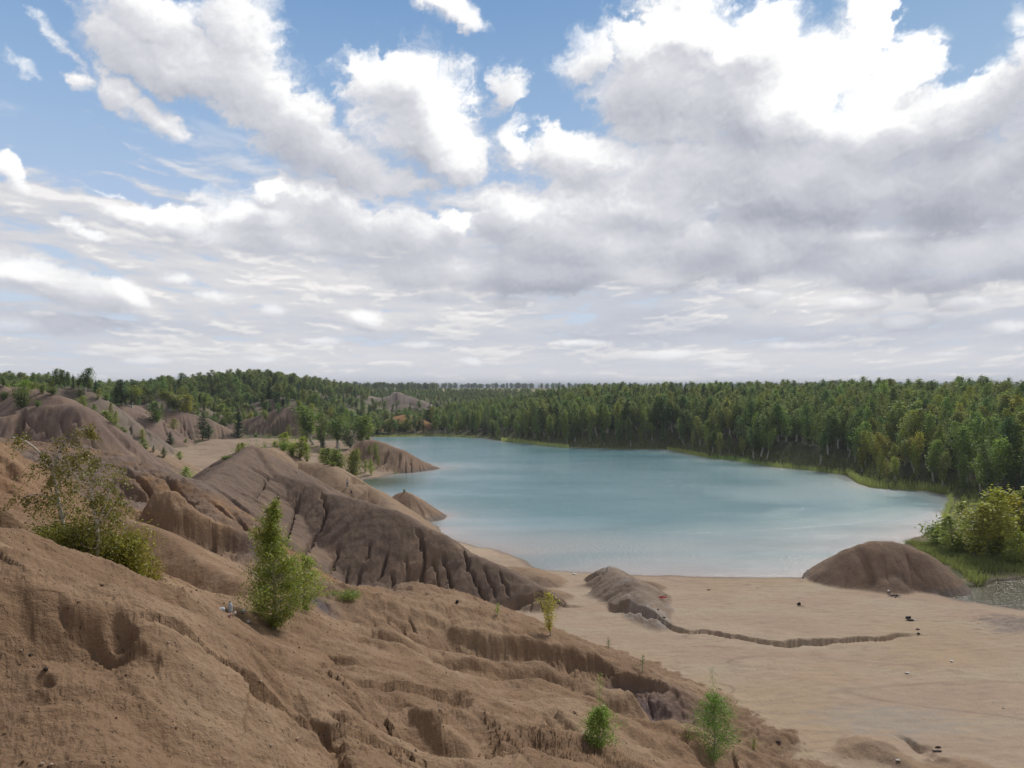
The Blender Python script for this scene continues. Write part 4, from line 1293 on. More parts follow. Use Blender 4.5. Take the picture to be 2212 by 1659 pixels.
def make_birch(seed, h, cr, nb, nl, ls, low=.22, col=(.078, .108, .034), var=.3, twig=False, peak=.35, droop=.5, bark=WHITE_BARK, lean=0.06, top_pow=.85, fill=.22, stout=1.0):
    """trunk buffer, crown buffer of a birch-like tree of height h and crown radius cr"""
    rng = np.random.default_rng(seed)
    T, Cn = Buf(), Buf()
    n = 9
    tt = np.linspace(0, 1, n)
    bend = np.cumsum(rng.normal(0, 1, (n, 2)), 0) * h * .010
    bend -= bend[0]
    pts = np.column_stack([bend[:, 0] + lean * h * tt ** 1.5 * rng.normal(), bend[:, 1] + lean * h * tt ** 1.5 * rng.normal(), h * tt])
    r0 = (h * .0115 + .02) * stout
    T.tube(pts, r0 * (1 - tt) ** .8 + .006, 6, bark)
    cols = np.asarray(col)
    for i in range(nb):
        t = low + (1 - low) * ((i + rng.random()) / nb)
        base = lerp_path(pts, [t])[0]
        az = i * 2.399 + rng.normal() * .4
        u = (t - low) / (1 - low)
        prof = (np.clip(u / peak, 0, 1) ** .7 if u < peak else (1 - (u - peak) / (1 - peak)) ** top_pow) * .9 + .1
        L = cr * prof * rng.uniform(.6, 1.2)
        el = math.radians(rng.uniform(25, 60))
        d = np.array([math.cos(az) * math.cos(el), math.sin(az) * math.cos(el), math.sin(el)])
        s = np.linspace(0, 1, 5)[:, None]
        bp = base + d * L * s + np.array([0, 0, -1.0]) * droop * L * s ** 2.2 + rng.normal(0, .03 * L, (5, 3)) * s
        T.tube(bp, np.linspace(r0 * (1 - t) * .45 + .006, .004, 5) if twig else np.linspace(r0 * (1 - t) * .5 + .012, .008, 5), 3, np.array(bark) * .75)
        m = max(4, int(nl / nb * (prof * .7 + .35) * rng.uniform(.5, 1.5)))
        if twig:
            for q in range(4):
                s0 = rng.uniform(.25, .95)
                b0 = lerp_path(bp, [s0])[0]
                dd = rng.normal(size=3) * .6 + d * .7
                dd[2] -= .35
                tp = b0 + dd / np.linalg.norm(dd) * L * rng.uniform(.18, .42) * np.linspace(0, 1, 3)[:, None]
                T.tube(tp, [.006, .004, .003], 3, np.array(GREY_BARK))
                mm = m // 5
                cen = lerp_path(tp, rng.random(mm)) + rng.normal(0, L * .045 + ls * .8, (mm, 3))
                cen[:, 2] -= rng.random(mm) * L * .08
                Cn.leaves(cen, ls, rng, cols * (1 + rng.normal(0, var, (mm, 1))).clip(.4, 1.8) * (1 + rng.normal(0, .06, (mm, 3))))
            m = m // 3
        s1 = rng.random(m) ** .6
        cen = lerp_path(bp, s1)
        cen = cen + rng.normal(0, 1, (m, 3)) * (L * .16 + ls * .5)
        cen[:, 2] -= rng.random(m) * L * .28 * droop
        tone = 1 + rng.normal(0, .16)
        Cn.leaves(cen, ls, rng, cols * (tone + rng.normal(0, var * .6, (m, 1))).clip(.4, 1.8))
    m = int(nl * fill)
    t = low + (1 - low) * rng.random(m) ** .9
    u = (t - low) / (1 - low)
    pr = np.where(u < peak, np.clip(u / peak, 0, 1) ** .7, (1 - (u - peak) / (1 - peak)) ** top_pow) * cr * .55
    a = rng.random(m) * 6.283
    rr = pr * np.sqrt(rng.random(m))
    cen = lerp_path(pts, t) + np.column_stack([np.cos(a) * rr, np.sin(a) * rr, rng.normal(0, .02 * h, m)])
    Cn.leaves(cen, ls, rng, cols * (.9 + rng.normal(0, var * .6, (m, 1))).clip(.4, 1.6))
    return T, Cn


def make_spruce(seed, h, cr, nw, ls, col=(.030, .048, .022), pine=False):
    rng = np.random.default_rng(seed)
    T, Cn = Buf(), Buf()
    n = 6
    tt = np.linspace(0, 1, n)
    pts = np.column_stack([rng.normal(0, .006 * h, n) * tt, rng.normal(0, .006 * h, n) * tt, h * tt])
    T.tube(pts, h * .014 * (1 - tt) + .012, 6, GREY_BARK if not pine else (.26, .17, .11))
    cols = np.asarray(col)
    low = .03 if not pine else .10
    for i in range(nw):
        t = low + (1 - low) * (i / nw) ** .95
        u = (t - low) / (1 - low)
        rad = cr * ((1 - u) ** .8 * .96 + .05) * (1 if not pine else min(1, .55 + 2.5 * u))
        for b in range(rng.integers(6, 9)):
            az = rng.random() * 6.283
            L = rad * rng.uniform(.7, 1.15)
            el = rng.uniform(-.15, .25) if not pine else rng.uniform(.05, .6)
            d = np.array([math.cos(az) * math.cos(el), math.sin(az) * math.cos(el), math.sin(el)])
            base = lerp_path(pts, [min(t + rng.uniform(-.01, .01), 1)])[0]
            s = np.linspace(0, 1, 3)[:, None]
            bp = base + d * L * s + np.array([0, 0, -.12 * L]) * s * (1 - s) * 4
            T.tube(bp, [.02, .012, .005], 3, GREY_BARK)
            m = max(5, int(10 * L / (ls * 1.2)))
            s1 = rng.random(m) ** .7
            cen = lerp_path(bp, s1) + rng.normal(0, 1, (m, 3)) * np.array([.13, .13, .07]) * L
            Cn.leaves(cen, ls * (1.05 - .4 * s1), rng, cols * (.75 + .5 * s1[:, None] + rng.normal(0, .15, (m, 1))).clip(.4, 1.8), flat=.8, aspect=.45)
    return T, Cn


def make_bush(seed, h, r, nl, ls, col=(.07, .095, .032), stems=7):
    rng = np.random.default_rng(seed)
    T, Cn = Buf(), Buf()
    cols = np.asarray(col)
    for i in range(stems):
        az = i * 2.4 + rng.normal() * .4
        out = rng.uniform(.15, 1.0)
        tip = np.array([math.cos(az) * r * out, math.sin(az) * r * out, h * rng.uniform(.7, 1.05) * (1 - .35 * out ** 2)])
        s = np.linspace(0, 1, 6)[:, None]
        bp = tip * s + np.array([0, 0, h * .16]) * s * (1 - s) * 2 + rng.normal(0, .02 * h, (6, 3)) * s
        T.tube(bp, np.linspace(.012 * h + .006, .004, 6), 4, np.array(GREY_BARK) * 1.2)
        for q in range(9):
            s0 = rng.uniform(.12, 1)
            c0 = lerp_path(bp, [s0])[0] + rng.normal(0, .10 * r, 3)
            m = int(nl / stems / 9 * rng.uniform(.4, 1.7))
            cen = c0 + rng.normal(0, 1, (m, 3)) * np.array([.20 * r, .20 * r, .10 * h])
            cen[:, 2] = np.abs(cen[:, 2]) + .02
            Cn.leaves(cen, ls, rng, cols * (1 + rng.normal(0, .14) + rng.normal(0, .18, (m, 1))).clip(.4, 1.8))
    return T, Cn


def tag(o, label=None, cat=None, group=None, kind=None):
    if label:
        o['label'] = label
    if cat:
        o['category'] = cat
    if group:
        o['group'] = group
    if kind:
        o['kind'] = kind
    return o


def empty(name, loc=(0, 0, 0), rz=0.0):
    o = bpy.data.objects.new(name, None)
    COL.objects.link(o)
    o.location = loc
    o.rotation_euler = (0, 0, rz)
    o.empty_display_size = .2
    return o


def plant(name, T, Cn, crown='crown', stem='trunk'):
    r = empty(name)
    a = T.mesh(stem, BARK, True)
    b = Cn.mesh(crown, LEAF)
    a.parent = r
    b.parent = r
    return r


class Kind:
    """a prototype plant (unit height h0) whose first placement is the prototype itself"""
    def __init__(s, name, T, Cn, h0, r0, crown='crown', stem='trunk'):
        s.root = plant(name, T, Cn, crown, stem)
        s.h0, s.r0, s.used = h0, r0, False

    def put(s, x, y, z, h, w, rng, label, cat, group=None, color=(1, 1, 1), tilt=.03, name=None):
        if not s.used:
            r = s.root
            s.used = True
            kids = list(r.children)
        else:
            r = s.root.copy()
            COL.objects.link(r)
            kids = []
            for ch in s.root.children:
                c = ch.copy()
                COL.objects.link(c)
                c.parent = r
                kids.append(c)
        if name:
            r.name = name
        r.location = (x, y, z - .05)
        k = h / s.h0
        kw = (w / 2) / s.r0 if w else k
        r.scale = (kw, kw, k)
        r.rotation_euler = (rng.normal() * tilt, rng.normal() * tilt, rng.random() * 6.283)
        for c in kids:
            if c.name.startswith(('crown', 'foliage', 'leaves')):
                c.color = (*color, 1)
        for key in ('label', 'category', 'group'):
            if key in r:
                del r[key]
        tag(r, label, cat, group)
        return r
# ------------------------------------------------------------------ woods and single trees
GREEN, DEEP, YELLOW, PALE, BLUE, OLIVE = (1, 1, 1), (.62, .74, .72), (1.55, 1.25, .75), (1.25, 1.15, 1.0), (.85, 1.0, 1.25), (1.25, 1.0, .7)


def build_kinds():
    K = {}
    K['birch'] = [Kind('birch_tree', *make_birch(11 + i, 14.0, [2.9, 2.5, 3.3, 2.8, 2.4, 3.2][i], 38, 1900, .42, low=[.14, .26, .08, .32, .16, .12][i], peak=[.5, .6, .5, .65, .45, .7][i], top_pow=.5, lean=.10, stout=1.7), 14.0, [2.3, 2.0, 2.7, 2.2, 1.9, 2.5][i]) for i in range(6)]
    K['aspen'] = [Kind('broadleaf_tree', *make_birch(31 + i, 12.0, 3.5, 38, 2100, .44, low=.10, peak=.55, top_pow=.5, col=(.062, .092, .030), bark=(.26, .23, .18)), 12.0, 2.9) for i in range(3)]
    K['young'] = [Kind('young_birch', *make_birch(41 + i, 6.0, 1.6, 28, 1100, .25, low=.06, peak=.4, top_pow=.7, col=(.085, .115, .034)), 6.0, 1.25) for i in range(4)]
    K['spruce'] = [Kind('spruce_tree', *make_spruce(51 + i, 10.0, 1.9, 24, .42), 10.0, 1.9) for i in range(3)]
    K['pine'] = [Kind('pine_tree', *make_spruce(61 + i, 9.0, 2.3, 15, .46, col=(.036, .056, .026), pine=True), 9.0, 2.3) for i in range(3)]
    K['bush'] = [Kind('bush', *make_bush(71 + i, 3.0, 1.8, 1700, .24, stems=10), 3.0, 1.8, 'foliage', 'stems') for i in range(3)]
    return K


def region_points(rng, spacing, test, x0, x1, y0, y1):
    xs = np.arange(x0, x1, spacing)
    ys = np.arange(y0, y1, spacing)
    X, Y = np.meshgrid(xs, ys)
    X = X + rng.uniform(-.45, .45, X.shape) * spacing
    Y = Y + rng.uniform(-.45, .45, Y.shape) * spacing
    out = []
    for x, y in zip(X.ravel(), Y.ravel()):
        if abs(math.atan2(x, y)) > math.radians(37.5):
            continue
        if test(x, y):
            out.append((x, y))
    return out


def uv(x, y, z):
    return 2016 + FPX * x / y, HOR + (EYE - z) * FPX / y


def stuff_wood(name, items, kinds, label_rng):
    """one object: trees scattered by geometry nodes. items: (x, y, z, h, w, kind, colour)"""
    n = len(items)
    me = bpy.data.meshes.new(name)
    me.vertices.add(n)
    me.vertices.foreach_set('co', np.array([i[:3] for i in items], np.float32).ravel())
    variants = []
    for k, lst in kinds.items():
        for kd in lst:
            variants.append(kd)
    vi = np.zeros(n, np.int32)
    sc = np.zeros((n, 3), np.float32)
    ro = np.zeros((n, 3), np.float32)
    for i, (x, y, z, h, w, k, c) in enumerate(items):
        kd = kinds[k][label_rng.integers(len(kinds[k]))]
        vi[i] = variants.index(kd)
        kw = w / 2 / kd.r0
        sc[i] = (kw, kw, h / kd.h0)
        ro[i] = (0, 0, label_rng.random() * 6.283)
    a = me.attributes.new('variant', 'INT', 'POINT')
    a.data.foreach_set('value', vi)
    a = me.attributes.new('size', 'FLOAT_VECTOR', 'POINT')
    a.data.foreach_set('vector', sc.ravel())
    a = me.attributes.new('turn', 'FLOAT_VECTOR', 'POINT')
    a.data.foreach_set('vector', ro.ravel())
    o = bpy.data.objects.new(name, me)
    COL.objects.link(o)
    ng = bpy.data.node_groups.new(name, 'GeometryNodeTree')
    ng.interface.new_socket('Geometry', in_out='INPUT', socket_type='NodeSocketGeometry')
    ng.interface.new_socket('Geometry', in_out='OUTPUT', socket_type='NodeSocketGeometry')
    N, Lk = ng.nodes, ng.links
    gi, go = N.new('NodeGroupInput'), N.new('NodeGroupOutput')
    join = N.new('GeometryNodeJoinGeometry')

    def named(nm, tp):
        q = N.new('GeometryNodeInputNamedAttribute')
        q.data_type = tp
        q.inputs[0].default_value = nm
        return q.outputs[0]
    va, sz, tu = named('variant', 'INT'), named('size', 'FLOAT_VECTOR'), named('turn', 'FLOAT_VECTOR')
    for i, kd in enumerate(variants):
        if not (vi == i).any():
            continue
        cmp = N.new('FunctionNodeCompare')
        cmp.data_type = 'INT'
        cmp.operation = 'EQUAL'
        ins = [s_ for s_ in cmp.inputs if s_.enabled and s_.type == 'INT']
        Lk.new(va, ins[0])
        ins[1].default_value = i
        for ch in kd.root.children:
            oi = N.new('GeometryNodeObjectInfo')
            oi.transform_space = 'ORIGINAL'
            oi.inputs['As Instance'].default_value = True
            oi.inputs['Object'].default_value = ch
            ip = N.new('GeometryNodeInstanceOnPoints')
            Lk.new(gi.outputs[0], ip.inputs['Points'])
            Lk.new(cmp.outputs[0], ip.inputs['Selection'])
            Lk.new(oi.outputs['Geometry'], ip.inputs['Instance'])
            Lk.new(tu, ip.inputs['Rotation'])
            Lk.new(sz, ip.inputs['Scale'])
            Lk.new(ip.outputs[0], join.inputs[0])
    Lk.new(join.outputs[0], go.inputs[0])
    md = o.modifiers.new('scatter', 'NODES')
    md.node_group = ng
    o['kind'] = 'stuff'
    return o


def visible_order(items, nbins=900):
    """rough number of photo pixels each tree shows, nearest first"""
    cover = {}
    vis = np.zeros(len(items))
    order = sorted(range(len(items)), key=lambda i: items[i][1])
    for i in order:
        x, y, z, h, w, k, c = items[i]
        u, vb = uv(x, y, z)
        vt = uv(x, y, z + h)[1]
        b0, b1 = int((u - w / y * FPX * .35) / 5), int((u + w / y * FPX * .35) / 5)
        s_ = 0
        for b in range(b0, b1 + 1):
            lim = cover.get(b, 1e9)
            s_ += max(0, min(vb, lim) - vt)
            if vt < lim:
                cover[b] = vt + 4
        vis[i] = s_ * 5
        if not (-60 < u < 4092):
            vis[i] *= .02
    return vis


def woods(K):
    rng = np.random.default_rng(99)
    wood = []          # the wood round the far and right shore

    def east(x, y):
        s_ = shore_d(x, y)
        if s_ < 3.5 or s_ > 150:
            return False
        if x < -48 or y < 128:
            return False
        if x < 0 and y < 405:
            return False
        if 0 < x < 60 and y < 200:
            return False
        u, v = uv(x, y, 1)
        if 3040 < u < 3215 and s_ < 13:      # sandy landing
            return False
        if 3245 < u < 3330 and s_ < 9:
            return False
        if u > 3600 and y < 178:
            return False
        return True
    for x, y in region_points(rng, 4.5, east, -60, 330, 128, 620):
        s_ = shore_d(x, y)
        d = y
        if s_ > 70 and rng.random() < .35:
            continue
        z = ground_z(x, y)
        u = uv(x, y, z)[0]
        n_ = float(fbm(np.array([x * .03]), np.array([y * .03]), 77, 3)[0])
        h = rng.uniform(8.8, 15.2) * (1 + .12 * n_) * (.82 if s_ < 7 else 1)
        if u < 2100:
            h *= .82
        k = 'birch' if rng.random() < .78 else ('aspen' if rng.random() < .7 else 'spruce')
        if 2080 < u < 2900 and s_ > 45:
            k = 'spruce' if rng.random() < .45 else k
            h *= 1.05
        col = [GREEN, DEEP, PALE, (.8, .9, .85), (1.35, 1.25, .85), (1.15, 1.2, .9), (.7, .85, .7)][rng.integers(7)]
        if 3390 < u < 3640 and s_ < 14:
            col, k = YELLOW, 'birch'
            h *= .72
        elif u > 3300 and rng.random() < .35:
            col = (1.2, 1.15, .85)
        w = h * rng.uniform(.32, .48)
        if k == 'spruce':
            col = (.85, .95, .9)
        wood.append((x, y, z, h, w, k, col))

    hill = []          # wooded hill and slopes to the north-west

    def nw(x, y):
        if x > 25 or y < 350:
            return False
        if shore_d(x, y) < 6:
            return False
        u = uv(x, y, 0)[0]
        r = math.hypot(x, y)
        i, j = int(np.searchsorted(GR, r)), int(np.searchsorted(GT, math.atan2(x, y)))
        kd = GK[min(i, len(GR) - 1), min(j, len(GT) - 1)]
        if kd in (9,) or kd in (8,):
            return rng.random() < .05
        if kd in (7, 2, 6):
            return rng.random() < (.75 if kd == 7 else .30)
        if u > 1950 and y < 480:
            return False
        if x > -48 and y < 560 and shore_d(x, y) < 150:
            return False
        if -165 < x < -55 and 500 < y < 600:
            return rng.random() < .3
        if -150 < x < -60 and 430 < y < 520:
            return rng.random() < .6
        return True
    for x, y in region_points(rng, 5.2, nw, -420, 30, 350, 640) + region_points(rng, 9.5, nw, -480, 60, 640, 1050):
        z = ground_z(x, y)
        u = uv(x, y, z)[0]
        far_ = y > 640
        top = 470 < y < 640 and x < -120
        k = 'birch' if rng.random() < .68 else ('spruce' if rng.random() < .45 else ('pine' if rng.random() < .5 else 'aspen'))
        h = rng.uniform(6.5, 10.5) * (1.1 if far_ else 1) * (.7 if (far_ and u > 1450) else 1)
        if k == 'aspen':
            h *= .75
        if y < 430:
            h *= .72
        if k == 'pine':
            h *= .9
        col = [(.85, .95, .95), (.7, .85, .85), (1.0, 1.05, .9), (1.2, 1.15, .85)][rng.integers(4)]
        if y < 430 and rng.random() < .6:
            col = (1.3, 1.2, .8)
        hill.append((x, y, z, h, h * rng.uniform(.5, .78), k, col))

    belts = []         # far tree belts on the plain
    for (u0, u1, d0, rows, sp, hh) in [(1352, 1730, 1250, 3, 7.5, 13.5), (1700, 2120, 2300, 3, 16, 15), (2120, 2300, 1900, 2, 14, 13), (2940, 3560, 950, 3, 7.5, 14), (3540, 3720, 1050, 2, 8, 12), (3780, 4032, 900, 3, 7.5, 14),
                                       (-60, 640, 1300, 2, 14, 11), (600, 1400, 1500, 2, 14, 12), (2300, 3000, 1500, 2, 14, 13), (-60, 4092, 3600, 2, 34, 18), (3000, 4092, 1700, 2, 16, 15)]:
        x0, x1 = d0 * (u0 - 2016) / FPX, d0 * (u1 - 2016) / FPX
        for r_ in range(rows):
            n = int((x1 - x0) / sp)
            for i in range(n):
                if float(perlin(np.array([i * .09 + d0]), np.array([r_ * .3]), 5)[0]) < -.33:
                    continue
                x = x0 + (i + rng.random()) * sp
                y = d0 + r_ * sp * 1.3 + rng.normal() * 4
                h = hh * rng.uniform(.75, 1.15) * (1 + .25 * float(perlin(np.array([i * .11]), np.array([d0 * .01]), 9)[0]))
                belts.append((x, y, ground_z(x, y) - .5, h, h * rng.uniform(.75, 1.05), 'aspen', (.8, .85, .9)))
    return wood, hill, belts


LABELS_WOOD = {'birch': ('birch tree with a pale trunk in the dense green wood across the lake', 'birch tree'),
               'aspen': ('round-crowned broadleaf tree in the dense green wood across the lake', 'broadleaf tree'),
               'spruce': ('dark pointed spruce in the dense green wood across the lake', 'spruce')}
LABELS_HILL = {'birch': ('small birch on the wooded hill beyond the bare clay slopes', 'birch tree'),
               'spruce': ('small dark spruce on the wooded hill beyond the bare clay slopes', 'spruce'),
               'pine': ('small dark pine on the wooded hill beyond the bare clay slopes', 'pine tree')}


def build_woods(K):
    wood, hill, belts = woods(K)
    print('trees', len(wood), len(hill), len(belts))
    rng = np.random.default_rng(5)
    for items, labels, nm, limit, grp in ((wood, LABELS_WOOD, 'woodland', {'birch': 215, 'aspen': 50, 'spruce': 30}, 'trees of the wood across the lake'),
                                          (hill, LABELS_HILL, 'hill_woodland', {'birch': 60, 'spruce': 50, 'pine': 45}, 'trees on the wooded hill')):
        vis = visible_order(items)
        cnt = {k: 0 for k in limit}
        rest = []
        for i in np.argsort(-vis):
            x, y, z, h, w, k, c = items[i]
            u = uv(x, y, z)[0]
            if k in limit and cnt[k] < limit[k] and vis[i] > 0:
                cnt[k] += 1
                lb, ct = labels[k]
                g = '%s, %ss' % (grp, ct)
                if c is YELLOW:
                    lb, g = 'yellowing birch of the bright clump behind the reeds on the right shore', 'yellowing birches on the right shore'
                K[k][rng.integers(len(K[k]))].put(x, y, z, h, w, rng, lb, ct, g, c)
            else:
                rest.append(items[i])
        o = stuff_wood(nm, rest, K, rng)
        o['label'] = 'dense mass of trees standing behind the front rows of the wood' if nm == 'woodland' else 'mixed young wood covering the far hill'
    o = stuff_wood('far_woodland', belts, K, rng)
    o['label'] = 'dark tree belts on the plain along the horizon'


